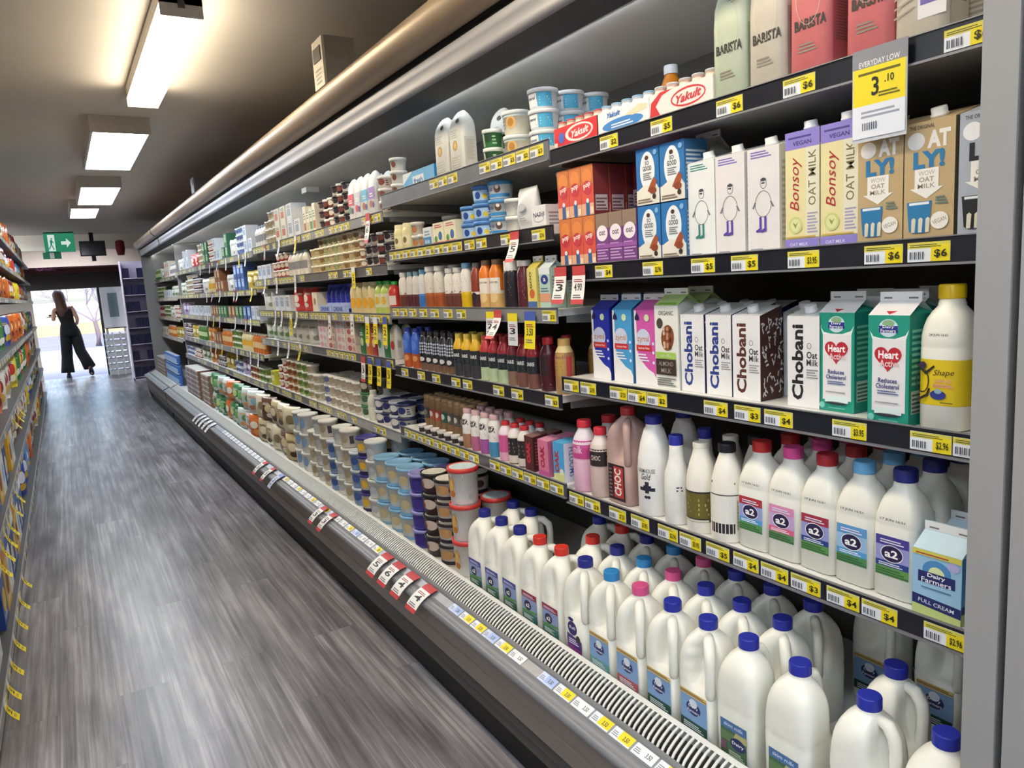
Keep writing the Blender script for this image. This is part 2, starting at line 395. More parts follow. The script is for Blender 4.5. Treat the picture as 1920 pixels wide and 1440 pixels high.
# ------------------------------------------------------------------ placing and naming
PLACED = []
def put(pr, y, z, desc, where, x=1.21, depth=None, rz=0., rows=1, dx=.085, stack=1, dz=.08, jit=.0, group=None, dropend=0):
    """front of the product at x; rows run back into the cabinet"""
    out = []
    for r in range(rows):
        for k in range(stack if r == 0 else max(1, stack-dropend)):
            o = place(pr, x+(depth or 0)+dx*r, y+random.uniform(-jit, jit), z+dz*k, desc, None, rz+(random.uniform(-.08, .08) if jit else 0))
            PLACED.append((desc, where, o, r)); out.append(o)
    return out
def run(prs, descs, y0, step, n, z, where, x=1.21, depth=0, **kw):
    if not isinstance(prs, list): prs = [prs]; descs = [descs]
    for i in range(n): put(prs[i % len(prs)], y0+step*i, z, descs[i % len(descs)], where, x, depth, **kw)
def finish_labels():
    by = {}
    for d, w, o, r in PLACED: by.setdefault((d, w), []).append((o.location.y, r, o.location.z, o))
    for (d, w), L in by.items():
        if len(L) == 1: L[0][3]['label'] = '%s, %s' % (d, w); continue
        L.sort(key=lambda q: q[0]); cols = []; last = None
        for q in L:
            if last is None or q[0]-last > .024: cols.append([])
            cols[-1].append(q); last = q[0]
        nr = 1+max(q[1] for q in L)
        for ci, c in enumerate(cols):
            for r in range(nr):
                st = sorted((q for q in c if q[1] == r), key=lambda q: q[2])
                for k, q in enumerate(st):
                    lv = ''
                    if len(st) > 1: lv = 'bottom ' if k == 0 else 'top ' if k == len(st)-1 else ('middle ' if len(st) == 3 else nth(k) + '-level ')
                    rw = '' if nr == 1 else ('front ' if r == 0 else nth(r) + '-row ')
                    pos = (lv + rw + (nth(ci) + ' from near end' if len(cols) > 1 else '')).strip()
                    t = '%s, %s, %s' % (d, pos, w)
                    if len(t.split()) > 16: t = t.replace(' from near end', ' along')
                    if len(t.split()) > 16: t = t.replace(' nearest bay', ' bay')
                    q[3]['label'] = t
        for q in L: q[3]['group'] = '%s, %s' % (d, w)

# ------------------------------------------------------------------ the room
ZC = H+1.1
def floor_material():
    m, nt, b = nodes('grey_vinyl_planks'); L = nt.links.new
    tc = nt.nodes.new('ShaderNodeTexCoord'); mp = nt.nodes.new('ShaderNodeMapping'); mp.inputs['Rotation'].default_value = (0, 0, pi/2)
    br = nt.nodes.new('ShaderNodeTexBrick'); br.offset = .37; br.inputs['Scale'].default_value = 1; br.inputs['Brick Width'].default_value = 1.22; br.inputs['Row Height'].default_value = .18
    br.inputs['Mortar Size'].default_value = .0009; br.inputs['Mortar'].default_value = lin('#3a3838'); br.inputs['Color1'].default_value = (.08, .08, .08, 1); br.inputs['Color2'].default_value = (.9, .9, .9, 1)
    L(tc.outputs['Object'], mp.inputs['Vector']); L(mp.outputs['Vector'], br.inputs['Vector'])
    m2 = nt.nodes.new('ShaderNodeMapping'); m2.inputs['Scale'].default_value = (48, 1.0, 1); L(tc.outputs['Object'], m2.inputs['Vector'])
    ad = nt.nodes.new('ShaderNodeVectorMath'); ad.operation = 'MULTIPLY_ADD'; ad.inputs[1].default_value = (1, 1, 1)
    L(m2.outputs['Vector'], ad.inputs[0]); L(br.outputs['Color'], ad.inputs[2])
    n = nt.nodes.new('ShaderNodeTexNoise'); n.inputs['Scale'].default_value = 1.; n.inputs['Detail'].default_value = 7; n.inputs['Roughness'].default_value = .68; n.inputs['Distortion'].default_value = .25; L(ad.outputs[0], n.inputs['Vector'])
    r = nt.nodes.new('ShaderNodeValToRGB'); e = r.color_ramp.elements; e[0].position = .3; e[0].color = lin('#524e51'); e[1].position = .7; e[1].color = lin('#a6a2a6'); q = r.color_ramp.elements.new(.5); q.color = lin('#7b777b')
    n2 = nt.nodes.new('ShaderNodeTexNoise'); n2.inputs['Scale'].default_value = 1.; n2.inputs['Detail'].default_value = 4; m4 = nt.nodes.new('ShaderNodeMapping'); m4.inputs['Scale'].default_value = (9, 1.6, 1)
    L(tc.outputs['Object'], m4.inputs['Vector']); L(m4.outputs['Vector'], n2.inputs['Vector'])
    mr = nt.nodes.new('ShaderNodeMapRange'); mr.inputs['From Min'].default_value = .3; mr.inputs['From Max'].default_value = .7; mr.inputs['To Min'].default_value = -.13; mr.inputs['To Max'].default_value = .13; L(n2.outputs['Fac'], mr.inputs['Value'])
    ma = nt.nodes.new('ShaderNodeMath'); L(n.outputs['Fac'], ma.inputs[0]); L(mr.outputs[0], ma.inputs[1]); L(ma.outputs[0], r.inputs['Fac'])
    mx = nt.nodes.new('ShaderNodeMix'); mx.data_type = 'RGBA'; mx.blend_type = 'OVERLAY'; mx.inputs[0].default_value = .2; L(r.outputs['Color'], mx.inputs[6]); L(br.outputs['Color'], mx.inputs[7])
    m3 = nt.nodes.new('ShaderNodeMix'); m3.data_type = 'RGBA'; L(br.outputs['Fac'], m3.inputs[0]); L(mx.outputs[2], m3.inputs[6]); m3.inputs[7].default_value = lin('#5f5c5d')
    L(m3.outputs[2], b.inputs['Base Color']); b.inputs['Roughness'].default_value = .34; b.inputs['Specular IOR Level'].default_value = .45
    bp = nt.nodes.new('ShaderNodeBump'); bp.inputs['Strength'].default_value = .12; bp.inputs['Distance'].default_value = .002; L(n.outputs['Fac'], bp.inputs['Height']); L(bp.outputs['Normal'], b.inputs['Normal'])
    return m
def brushed(name, col, rough, metal=.9, sc=(2, 900, 900)):
    m, nt, b = nodes(name); L = nt.links.new
    tc = nt.nodes.new('ShaderNodeTexCoord'); mp = nt.nodes.new('ShaderNodeMapping'); mp.inputs['Scale'].default_value = (sc[1], sc[0], sc[2])
    n = nt.nodes.new('ShaderNodeTexNoise'); n.inputs['Scale'].default_value = .35; L(tc.outputs['Object'], mp.inputs['Vector']); L(mp.outputs['Vector'], n.inputs['Vector'])
    r = nt.nodes.new('ShaderNodeMapRange'); r.inputs['To Min'].default_value = rough-.07; r.inputs['To Max'].default_value = rough+.09; L(n.outputs['Fac'], r.inputs['Value']); L(r.outputs[0], b.inputs['Roughness'])
    b.inputs['Base Color'].default_value = lin(col); b.inputs['Metallic'].default_value = metal
    return m
CEIL = M('#dad3ca', .85, var=.02, scale=3); WALLM = M('#cfc8bd', .8, var=.03, scale=4)
struct('floor', MB().box(-3.6, -3.6, -.1, 2.2, 16.6, 0, floor_material()))
struct('ceiling', MB().box(-3.6, -3.6, ZC, 2.2, 14, ZC+.1, CEIL))
struct('wall_right', MB().box(2.0, -3.6, 0, 2.1, 16.5, ZC, M('#4a4542', .8, var=.05)))
struct('wall_left', MB().box(-3.6, -3.6, 0, -3.5, 16.5, ZC, WALLM))
struct('wall_rear', MB().box(-3.6, -3.7, 0, 2.1, -3.6, ZC, WALLM))
struct('trim_1', MB().box(-3.5, 13.9, H+.86, 2.0, 13.98, ZC, M('#efe9dc', .7, var=.03)))           # cream drop beam across the aisle
struct('trim_2', MB().box(-3.5, 14.9, H+.64, 2.0, 15.0, H+1.02, M('#c8b8ae', .7, var=.06)))
struct('ceiling_1', MB().box(-3.5, 13.98, H+1.02, 2.0, 16.5, H+1.06, CEIL))
struct('trim_3', MB().box(-3.5, 16.0, H+.575, 2.0, 16.08, H+.80, M('#4f1f2a', .45, var=.05)))     # maroon band
struct('trim_4', MB().box(-3.5, 16.0, H+.66, 2.0, 15.985, H+.675, M('#9a7078', .4)))
struct('trim_5', MB().box(-3.5, 16.3, H+.28, 2.0, 16.42, H+.64, M('#3a3634', .5, var=.05)))       # dark lintel above the entrance
struct('wall_front', MB().box(-3.5, 16.4, 0, -.42, 16.5, H+1.05, WALLM).box(1.3, 16.4, 0, 2.0, 16.5, H+1.05, WALLM).box(-.42, 16.42, H+.5, 1.3, 16.5, H+1.05, WALLM))
d = MB(); d.box(.655, 16.32, 0, .70, 16.38, H+.4, M('#25272a', .4)); struct('door_1', d)

# ceiling lights of the aisle and, out of view, lamps added to brighten the interior
def panel(x0, y0, x1, y1, warm, label, strength, batten=False):
    cx, cy = (x0+x1)/2, (y0+y1)/2; t = empty('ceiling_light', label, 'ceiling light', (cx, cy, ZC)); w, l = (x1-x0)/2, (y1-y0)/2
    fr = M('#c9c3ba', .5); b = MB()
    if batten:
        e = emit('warm_diffuser', (1., .85, .62) if batten is True else (.92, .95, 1), strength)
        b.box(-w, -l, -.004, w, l, -.062, fr)
        for y in (-l, l-.012): b.box(-w, y, -.03, w, y+.012, -.104, M('#cfc9c0', .5))
        link('housing', b.mesh('housing'), t)
        k = MB().box(-w+.001, -l+.013, -.0625, w-.001, l-.013, -.1, e); link('diffuser', k.mesh('diffuser'), t)
        s = MB().box(-.012, -l-.003, -.05, .012, -l-.0002, -.075, M('#55504a', .5)); link('sensor', s.mesh('sensor'), t)
    else:
        e = emit('cool_diffuser', (.84, .92, 1.), strength); f = .014
        b.box(-w-f, -l-f, -.001, w+f, -l, -.1, fr); b.box(-w-f, l, -.001, w+f, l+f, -.1, fr)
        b.box(-w-f, -l, -.001, -w, l, -.1, fr); b.box(w, -l, -.001, w+f, l, -.1, fr); link('frame', b.mesh('frame'), t)
        k = MB().box(-w+.001, -l+.001, -.08, w-.001, l-.001, -.098, e); link('diffuser', k.mesh('diffuser'), t)
    return t
WARM, COOL = 11, 11
panel(.437, 2.965, .582, 4.41, True, 'long warm batten light, first and nearest in the ceiling row', WARM, True)
panel(.302, 5.125, .603, 6.53, False, 'cool ceiling panel just beyond the warm batten light', COOL)
panel(.298, 7.55, .603, 8.856, False, 'cool ceiling panel, second one beyond the warm batten light', COOL)
panel(.245, 9.23, .502, 10.23, False, 'small cool ceiling panel, farthest in the ceiling row', COOL)
panel(.437, .75, .582, 2.2, True, 'added unseen warm batten overhead, before the first one in view', WARM, True)  # unseen batten, added to light the near stock
panel(.30, -1.9, .60, -.5, False, 'added unseen cool ceiling panel behind the viewer', COOL)  # unseen lamp added behind the camera for more interior light
panel(-.33, -.95, -.03, .45, False, 'added unseen fill panel right above the viewer', 8)  # unseen fill added for more frontal light on the products
for i, y in enumerate((-1.6, 1.2, 4.0, 6.8, 9.6)):
    panel(-2.05, y, -1.75, y+1.35, False, 'added unseen ceiling panel over the neighbouring aisle, %s from the rear wall' % nth(i), COOL)  # unseen row added for overall brightness

panel(-1.55, 12.35, -1.25, 13.6, False, 'added unseen cool batten over the neighbouring aisle, lighting the drop beam', 34, 'cool')  # unseen batten added to light the cream drop beam from the side
t = empty('ceiling_light', 'added unseen fill panel between drop beam and shop entrance', 'ceiling light', (0, 14.25, H+1.0195)); link('diffuser', MB().box(-.6, -.15, -.05, .9, .15, -.04, emit('entrance_fill', (.9, .95, 1), 7)).mesh('diffuser'), t); link('frame', MB().box(-.62, -.17, -.0398, .92, .17, 0, M('#d8d4cc')).mesh('frame'), t)  # hidden lamp added to brighten the entrance area
# exit sign
t = empty('exit_sign', 'green running man exit sign with arrow hanging over the aisle end', 'exit sign', (.13, 13.3, H+1.095))
link('housing', MB().box(-.2, 0, -.3, .2, .04, -.015, M('#2c8f66', .5)).box(-.2, .005, -.02, .2, .035, 0, M('#3d4a48', .5)).mesh('housing'), t)
gl = emit('sign_white', (.86, 1, .95), .3); gg = emit('sign_green', (.05, .42, .24), .22)
fc = MB().box(-.198, -.006, -.298, .198, -.001, -.02, gg); link('sign_face', fc.mesh('sign_face'), t)
pc = MB(); S = lambda u, v, o: (u, -.0065-o, v)
def shp(pts, mat=gl, o=0): pc.add([S(u, v, o) for u, v in pts], [list(range(len(pts)))], mat)
shp([(-.15, -.285), (-.06, -.285), (-.06, -.04), (-.15, -.04)]); shp([(.02, -.14), (.09, -.14), (.09, -.095), (.15, -.165), (.09, -.235), (.09, -.19), (.02, -.19)])
for a in ([(-.115, -.1), (-.1, -.085), (-.085, -.1), (-.1, -.115)], [(-.125, -.12), (-.09, -.12), (-.1, -.2), (-.12, -.2)], [(-.12, -.19), (-.105, -.19), (-.14, -.26), (-.15, -.25)], [(-.11, -.19), (-.095, -.2), (-.075, -.265), (-.09, -.265)], [(-.095, -.12), (-.07, -.165), (-.078, -.17), (-.105, -.135)]): shp(a, gg, .001)
link('pictogram', pc.mesh('pictogram'), t)
# small green sign below
t = empty('exit_sign', 'small green sign plate hanging just below the large exit sign', 'exit sign', (-.02, 13.32, H+.795))
link('plate', MB().box(-.09, 0, -.1, .15, .02, 0, M('#2f8f6a', .5)).mesh('plate'), t); link('pictogram', MB().box(0, -.003, -.095, .06, -.0005, -.003, M('#dff2ea', .5)).mesh('pictogram'), t)
# monitor
t = empty('television', 'black television on a bracket above the shop entrance', 'television', (.572, 13.5, H+.85))
link('casing', MB().box(-.18, 0, -.12, .18, .05, .115, M('#18181c', .4)).mesh('casing'), t); link('screen', MB().box(-.165, -.004, -.105, .165, -.0005, .1, M('#2b2a3c', .15, var=.3, scale=14)).mesh('screen'), t)
link('ceiling_mount', MB().box(-.03, .052, -.2, .03, .09, .2495, M('#2a2626', .5)).mesh('ceiling_mount'), t)
single('red_drum', MB().lathe([(.05, 0), (.07, .1), (.065, .22), (.03, .24)], M('#8a1f2c', .5), 14), 'dark red drum beside the television', 'drum', loc=(.965, 13.6, H+.735))  # unclear red thing drawn as a drum, no support modelled
t = empty('beam_sign', 'pink lettered sign strip on the maroon band', 'sign', (-.28, 15.97, H+.62))
link('board', MB().box(0, 0, .0, .32, .012, .12, M('#8a4a72', .5)).mesh('board'), t); link('ring', art(MB(), lambda u, v, o: (u, -.001-o, v), [('o', .07, .06, .055, .055, .02, '#d488c0'), ('o', .2, .06, .06, .05, .02, '#c070a8')]).mesh('ring'), t)

# ------------------------------------------------------------------ outside
gm, gnt, gb = nodes('sunlit_paving'); gb.inputs['Base Color'].default_value = lin('#a09ca4'); gb.inputs['Roughness'].default_value = .9
struct('pavement', MB().box(-14, 16.6, -.1, 16, 27, -.001, gm))
struct('road', MB().box(-14, 27, -.12, 16, 40, -.03, M('#77768c', .9, var=.1, scale=1)))
struct('verge_bank', MB().box(-14, 40, -.1, 16, 41, .5, M('#b9a47e', .9, var=.15, scale=1)))
struct('backdrop_wall', MB().box(-14, 41, 0, 16, 41.3, 1.5, M('#e0cfae', .9, var=.1, scale=.6)))
def tree(x, y, h, label, seed):
    h *= .62
    rnd = random.Random(seed); t = empty('street_tree', label, 'tree', (x, y, 0), 'bare trees across the street')
    tk = MB(); tk.tube([(0, 0, 0), (.03, 0, h*.15), (-.02, .02, h*.3)], [.1, .075, .065], M('#6e6468', .9), 8); link('trunk', tk.mesh('trunk'), t)
    br = MB()
    def grow(p, d, l, r, k):
        q = p+d*l; br.tube([p, p+d*l*.5+Vector((rnd.uniform(-.06, .06)*l, 0, .03*l)), q], [r, r*.8, r*.62], M('#8f8694', .9, var=.1), 4, False)
        if k:
            for i in range(3):
                e = (d+Vector((rnd.uniform(-.75, .75), rnd.uniform(-.75, .75), rnd.uniform(-.25, .45)))).normalized(); grow(q, e, l*rnd.uniform(.62, .82), r*.6, k-1)
    for a in (-.9, -.3, .35, 1.): grow(Vector((-.02, .02, h*.29)), Vector((sin(a), rnd.uniform(-.3, .3), cos(a))).normalized(), h*.22, .035, 6)
    link('branches', br.mesh('branches'), t)
tree(.95, 27.5, 4.4, 'bare branching tree framed in the shop doorway', 3)
tree(-4.6, 33, 4.4, 'bare tree outside, behind the walking woman', 5)
tree(6.6, 35, 4.6, 'bare tree outside, behind the notice board', 9)
t = empty('notice_board', 'white framed notice board standing at the entrance', 'notice board', (.92, 16.75, .0))
link('frame', MB().box(-.2, 0, .9, .2, .05, H+.42, M('#e9e9ea', .5)).mesh('frame'), t); link('poster', MB().box(-.08, -.006, H-.31, .09, -.0005, H+.17, M('#7f9295', .5)).mesh('poster'), t)
link('post', MB().box(-.19, .01, .88, .19, .04, .9, M('#2a2a2e', .5)).box(-.18, .01, 0, -.14, .04, .88, M('#aaaaae', .4)).box(.14, .01, 0, .18, .04, .88, M('#aaaaae', .4)).mesh('post'), t)
t = empty('wire_crate', 'pale slatted crate stack below the notice board', 'crate', (.86, 16.0, 0))
cr = MB()
for k in range(7): cr.box(-.19, 0, .02+.115*k, .19, .3, .10+.115*k, M('#b9bcc0', .5, var=.08))
for x in (-.19, -.06, .07, .17): cr.box(x, -.004, 0, x+.02, .304, .82, M('#d4d6d8', .5))
link('crate', cr.mesh('crate'), t)
t = empty('display_stand', 'lilac display stand stocked with dark boxes beyond the chiller', 'display stand', (1.17, 14.5, 0))
st = MB().box(-.19, 0, 0, .19, .3, .03, M('#c9c3d8', .5)).box(-.19, .28, 0, .19, .3, H+.68, M('#c4bdd6', .5)).box(-.19, 0, 0, -.178, .3, H+.68, M('#d2cce2', .5)).box(.178, 0, 0, .19, .3, H+.68, M('#d2cce2', .5))
link('frame', st.mesh('frame'), t)
for k in range(7): link('shelf', MB().box(-.177, .01, 0, .177, .279, .012, M('#cbc5dc', .5)).mesh('shelf'), t, (0, 0, .05+.29*k))
dark = Proto('chocolate_box', 'box').part('chocolate_box', MB().box(-.05, -.03, 0, .05, .03, .17, M('#251f45', .4, var=.15)))
for k in range(7):
    for i in range(3):
        if (k*3+i) % 5 == 4: continue
        place(dark, 1.06+.112*i, 14.56, .063+.29*k, 'dark violet box, %s from its left, %s display stand shelf from the floor' % (nth(i), nth(k)), 'dark boxes on the lilac stand')

# ------------------------------------------------------------------ the chiller cabinet
GOLD = brushed('brushed_cornice', '#a3917c', .38, .6); SILVER = brushed('brushed_trim', '#909096', .5, .5); STEELG = brushed('bumper_grey', '#8a8b90', .42, .15)
GREYP = M('#9a9897', .5, var=.02, scale=6); INNER = M('#b4b3b0', .55, var=.03, scale=8); INBACK = M('#4a4845', .6, var=.08, scale=5); DARK = M('#0c0c0d', .6); PLINTH = M('#141314', .6); BROWN = M('#857b74', .5, var=.04, scale=6); DGREY = M('#4a4746', .5, var=.05)
CAB_FILL = emit('cabinet_fill', (.95, .98, 1.), 7); INNER = M('#c4c3c0', .55, var=.03, scale=8)  # glow material of a strip added to brighten the cabinet
WHITEM = M('#dcdcd8', .35, var=.02); SHELFM = M('#dfdfdc', .4, var=.02)
def honeycomb():
    m, nt, b = nodes('black_honeycomb'); L = nt.links.new
    tc = nt.nodes.new('ShaderNodeTexCoord'); v = nt.nodes.new('ShaderNodeTexVoronoi'); v.inputs['Scale'].default_value = 130; v.inputs['Randomness'].default_value = .15
    r = nt.nodes.new('ShaderNodeValToRGB'); r.color_ramp.elements[0].position = .35; r.color_ramp.elements[0].color = lin('#1c1c1e'); r.color_ramp.elements[1].position = .55; r.color_ramp.elements[1].color = lin('#404046')
    L(tc.outputs['Object'], v.inputs['Vector']); L(v.outputs['Distance'], r.inputs['Fac']); L(r.outputs['Color'], b.inputs['Base Color']); b.inputs['Roughness'].default_value = .7
    return m
HONEY = honeycomb()
def z_(r): return H+r
PRICES = ['$3.95', '$4', '$2.96', '$6', '$5', '$3', '$7.50', '$2']
TICK = []
for i, pz in enumerate(PRICES):
    b = MB(); b.box(-.0006, -.034, 0, .0006, .034, .031, M('#e9edf4', .4, var=0)); S = flat_front(-.0006)
    art(b, S, [('r', -.034, .021, .034, .031, '#dcd35a'), ('r', .004, 0, .034, .026, '#f0dc1e'), ('l', -.03, .023, .02, .029, 2, '#6a6a2a')] + [('r', -.03+.0035*k, .004, -.03+.0035*k+(.0012 if k % 2 else .0022), .016, '#50535c') for k in range(7)] + [('t', pz, .02, .012, .014, '#26240c', .02, 0, .02)])
    TICK.append(b.mesh('price_ticket'))
TICKB = []
for c1, c2 in (('#f0dc1e', '#e6ecf6'), ('#a9c0f0', '#cfdcf8'), ('#f2f4f6', '#e8ecf2')):
    b = MB(); b.box(-.0006, -.034, 0, .0006, .034, .028, M(c2, .4, var=0)); art(b, flat_front(-.0006), [('r', -.008, .004, .034, .028, c1), ('l', -.03, .006, -.01, .02, 3, '#888c9a'), ('t', '3.50', .014, .014, .012, '#4a4a3a', .018, 0, .02)]); TICKB.append(b.mesh('price_ticket'))

def cabinet(name, label, y0, y1, first):
    t = empty(name, label, 'refrigerator', (0, y0, 0)); L = y1-y0
    def P(n, mb, lab=None, pa=None):
        o = link(n, mb.mesh(n), pa or t)
        if lab: o['label'] = lab
        return o
    sh = lambda pts: [(x, H+z) for x, z in pts]
    # upper cornice: bulging bronze panel, dark shadow gap, silver trim, honeycomb air outlet
    arc = [(1.062, .703), (1.04, .706), (1.02, .716), (1.004, .732), (.995, .752), (.993, .770), (.996, .784), (1.004, .792), (1.03, .794)]
    P('cornice', MB().strip_y(sh(arc), 0, L, GOLD, ny=6), 'brushed bronze cornice')
    P('shadow_gap', MB().strip_y(sh([(1.064, .702), (1.085, .700), (1.085, .686), (1.068, .684)]), 0, L, DARK))
    P('trim_strip', MB().strip_y(sh([(1.068, .684), (1.062, .676), (1.064, .655), (1.070, .642), (1.066, .628), (1.066, .612), (1.076, .606)]), 0, L, SILVER, ny=6), 'brushed silver trim')
    P('air_outlet', MB().box(1.077, 0, H+.606, 1.2, L, H+.622, HONEY), 'black honeycomb strip')
    P('inner_lip', MB().box(1.2, 0, H+.604, 1.206, L, H+.622, WHITEM)); P('fill_strip', MB().box(1.2062, .01, H+.608, 1.212, L-.01, H+.62, CAB_FILL), 'added slim fill light behind the air outlet')  # white lip, then an added glowing strip that lights the roof
    P('roof', MB().box(1.206, 0, H+.622, 1.75, L, H+.632, INNER).box(1.03, 0, H+.785, 1.78, L, H+.793, DGREY))
    bk = MB().box(1.742, 0, .3, 1.78, L, H+.785, INBACK); P('back_panel', bk)
    # base: deck, return air grille, ticket ledge, bumper, panels, plinth
    P('deck', MB().box(1.072, 0, .345, 1.741, L, .37, SHELFM))
    P('grille_backing', MB().strip_y(sh([(1.062, -1.045), (1.035, -1.062), (1.0, -1.065), (.985, -1.06)]), 0, L, DARK))
    gx = [(1.068, -1.0145), (1.06, -1.0165), (1.057, -1.019)]; fx = [(1.057, -1.019), (1.042, -1.0235), (1.025, -1.031), (1.007, -1.040), (.996, -1.0475)]
    P('grille_rim', MB().strip_y(sh([(1.071, -1.06), (1.071, -1.016)] + gx), 0, L, WHITEM, smooth=False), 'white rim above the air slots')
    fin = MB(); n = int(L/.0158)
    for k in range(n):
        y = k*.0158+.002
        rings = [[(x, y+dy-.010*(j/4)**1.5+.004, H+z) for dy in (0, .0062)] for j, (x, z) in enumerate(fx)]
        rr = [[r[0], r[1], (r[1][0]+.001, r[1][1], r[1][2]-.003), (r[0][0]+.001, r[0][1], r[0][2]-.003)] for r in rings]
        fin.loft(rr, WHITEM, True, True, False)
    P('air_grille', fin, 'white slotted return air grille')
    P('ledge', MB().strip_y(sh([(.998, -1.046), (.985, -1.046), (.978, -1.037), (.974, -1.035), (.972, -1.042)]), 0, L, STEELG, smooth=False))
    rail = P('base_ticket_rail', MB().strip_y(sh([(.972, -1.042), (.948, -1.052), (.944, -1.056)]), 0, L, M('#9a9ca2', .35, metal=.3), smooth=False))
    P('bumper', MB().strip_y(sh([(.944, -1.055), (.9435, -1.058), (.942, -1.057), (.926, -1.0605), (.9255, -1.063), (.924, -1.0615), (.916, -1.065), (.912, -1.072), (.912, -1.08), (.917, -1.087), (.93, -1.09)]), 0, L, STEELG, ny=6), 'rounded grey bumper rail')
    P('front_panel', MB().strip_y(sh([(.93, -1.095), (.932, -1.15), (.936, -1.152), (.936, -1.158), (.931, -1.16), (.935, -1.212)]), 0, L, BROWN, smooth=False), 'brown grey front panel')
    P('lower_panel', MB().strip_y(sh([(.935, -1.212), (.944, -1.215), (.94, -1.25), (.947, -1.252), (.944, -1.29), (.99, -1.292)]), 0, L, DGREY, smooth=False))
    P('plinth', MB().box(.985, 0, 0, 1.0, L, H-1.29, PLINTH).box(1.0, .002, .02, 1.74, L-.002, .3, PLINTH), 'black recessed plinth')
    P('end_panel', MB().prism_y([(.94, .02), (1.8, .02), (1.8, H+.79), (1.0, H+.79), (1.07, H+.6), (1.07, H-1.0), (.94, H-1.06)], L, L+.03, GREYP) if not first else MB().box(1.215, L, .38, 1.8, L+.03, H+.6, GREYP).box(1.0, L, .02, 1.8, L+.03, .34, GREYP))
    return t, rail
fridge, rail = cabinet('open_display_fridge', 'long open dairy chiller with bronze cornice running down the aisle', .525, 9.36, True)
fridge2, rail2 = cabinet('open_display_fridge', 'second open chiller at the far end, behind a grey divider', 9.42, 11.66, False)
# near end panel of the cabinet
e = MB(); e.box(1.06, -.047, .0, 1.78, -.003, H+.785, GREYP)
o = link('end_panel', e.mesh('end_panel'), fridge); o['label'] = 'plain grey end panel'
b = MB(); b.box(1.06, .2, 0, 1.78, .467, ZC, GREYP); struct('pillar_1', b)
# tickets along the base ledge
S0 = [(.60+.0745*i, (2, 1, 0, 0, 2, 0, 0, 2, 0, 0, 2, 0, 1, 0, 2, 0, 1, 0, 0, 1)[i]) for i in range(20) if i != 13] + [(2.7+.083*i, (0, 2, 2, 1)[i % 4]) for i in range(9)] + [(3.5+.085*i, (2, 0, 2)[i % 3]) for i in range(8)] + [(4.6+.1*i, 2) for i in range(14)]
for y, k in S0:
    o = link('price_ticket', TICKB[k], rail, (.9462, y-.525, H-1.0517)); o.rotation_euler = (0, radians(67.4), 0)

# ------------------------------------------------------------------ shelves
WH = {1: 'bay beside the grey end panel', 2: 'second bay from grey end panel', 3: 'third bay from grey end panel', 4: 'fourth bay from grey end panel', 5: 'fifth bay from grey end panel', 6: 'sixth bay from grey end panel', 7: 'last bay of long chiller', 8: 'far second chiller'}
BW = {1: 'nearest bay', 2: 'second nearest bay', 3: 'third nearest bay', 4: 'fourth nearest bay', 5: 'fifth nearest bay', 6: 'sixth nearest bay', 7: 'seventh nearest bay', 8: 'far chiller'}
def shelf(bay, lvl, y0, y1, zt, tickets=(), railcol='#1a1c26', hang=.0, seed=0):
    zt += H; t = empty('fridge_shelf', 'chiller shelf, %s, %s' % (lvl, WH[bay]), 'shelf', (1.2, y0, zt), 'shelves of the ' + WH[bay]); L = y1-y0
    p = MB().box(.0, 0, -.02, .535, L, 0, SHELFM); link('shelf_panel', p.mesh('shelf_panel'), t)
    for y in (.002, L-.006):
        br = MB().prism_y([(.03, -.021), (.535, -.021), (.535, -.075), (.03, -.04)], y, y+.004, M('#8b8b8d', .4)); link('bracket', br.mesh('bracket'), t)
    r = MB().box(-.0045, 0, -.036, -.0005, L, .004+hang, M(railcol, .3, var=.1, scale=9)); r.box(-.0105, 0, -.040, -.0005, L, -.0362, SILVER); r.box(-.0075, 0, .0042+hang, -.0005, L, .006+hang, SILVER)
    ro = link('ticket_rail', r.mesh('ticket_rail'), t)
    rnd = random.Random(seed+int(y0*100)+int(zt*100))
    for y in tickets:
        link('price_ticket', TICK[rnd.randrange(8)] if not isinstance(y, tuple) else TICK[y[1]], ro, (-.0054, min(max((y if not isinstance(y, tuple) else y[0])-y0, .036), L-.036), -.0335+hang))
    return t
def many(y0, y1, step, seed, skip=.25):
    r = random.Random(seed); out = []; y = y0
    while y < y1:
        if r.random() > skip: out.append(y)
        y += step
    return out
Y1 = (.53, 1.697)
shelf(1, 'top shelf', *Y1, .33, [(1.444, 7), (1.26, 4), (1.064, 3), (.901, 3), (.609, 3)])
shelf(1, 'second shelf', *Y1, .017, [(1.485, 1), (1.303, 2), (1.145, 4), (1.032, 4), (.893, 0), (.736, 3), (.660, 3)])
shelf(1, 'third shelf', *Y1, -.295, [1.65, 1.573, 1.446, 1.374, 1.303, (1.117, 1), (1.030, 5), (.952, 1), (.797, 0), (.650, 2), .58])
shelf(1, 'lowest shelf', *Y1, -.625, [1.652, 1.578, 1.47, 1.381, 1.28, 1.205, 1.12, 1.04, (.965, 1), (.89, 5), (.808, 1), (.735, 1), (.62, 2)])
Y2 = (1.703, 2.93)
shelf(2, 'top shelf', *Y2, .35, many(1.76, 2.48, .074, 3, .1), '#6d7078', .012)
shelf(2, 'second shelf', *Y2, .132, [1.774, 1.951, 2.11, 2.19] + many(2.28, 2.9, .072, 4, .0), '#2a2b30')
shelf(2, 'third shelf', *Y2, -.1, [1.742, 2.285, 2.388, 2.5, 2.6, 2.70, 2.79, 2.87], '#85878c')
shelf(2, 'fourth shelf', *Y2, -.35, [1.752, 1.943, 2.059, 2.275, 2.365, 2.53, 2.667, 2.83], '#22222c')
shelf(2, 'lowest shelf', *Y2, -.615, many(1.75, 2.9, .0735, 5, .05), '#4a4c52')
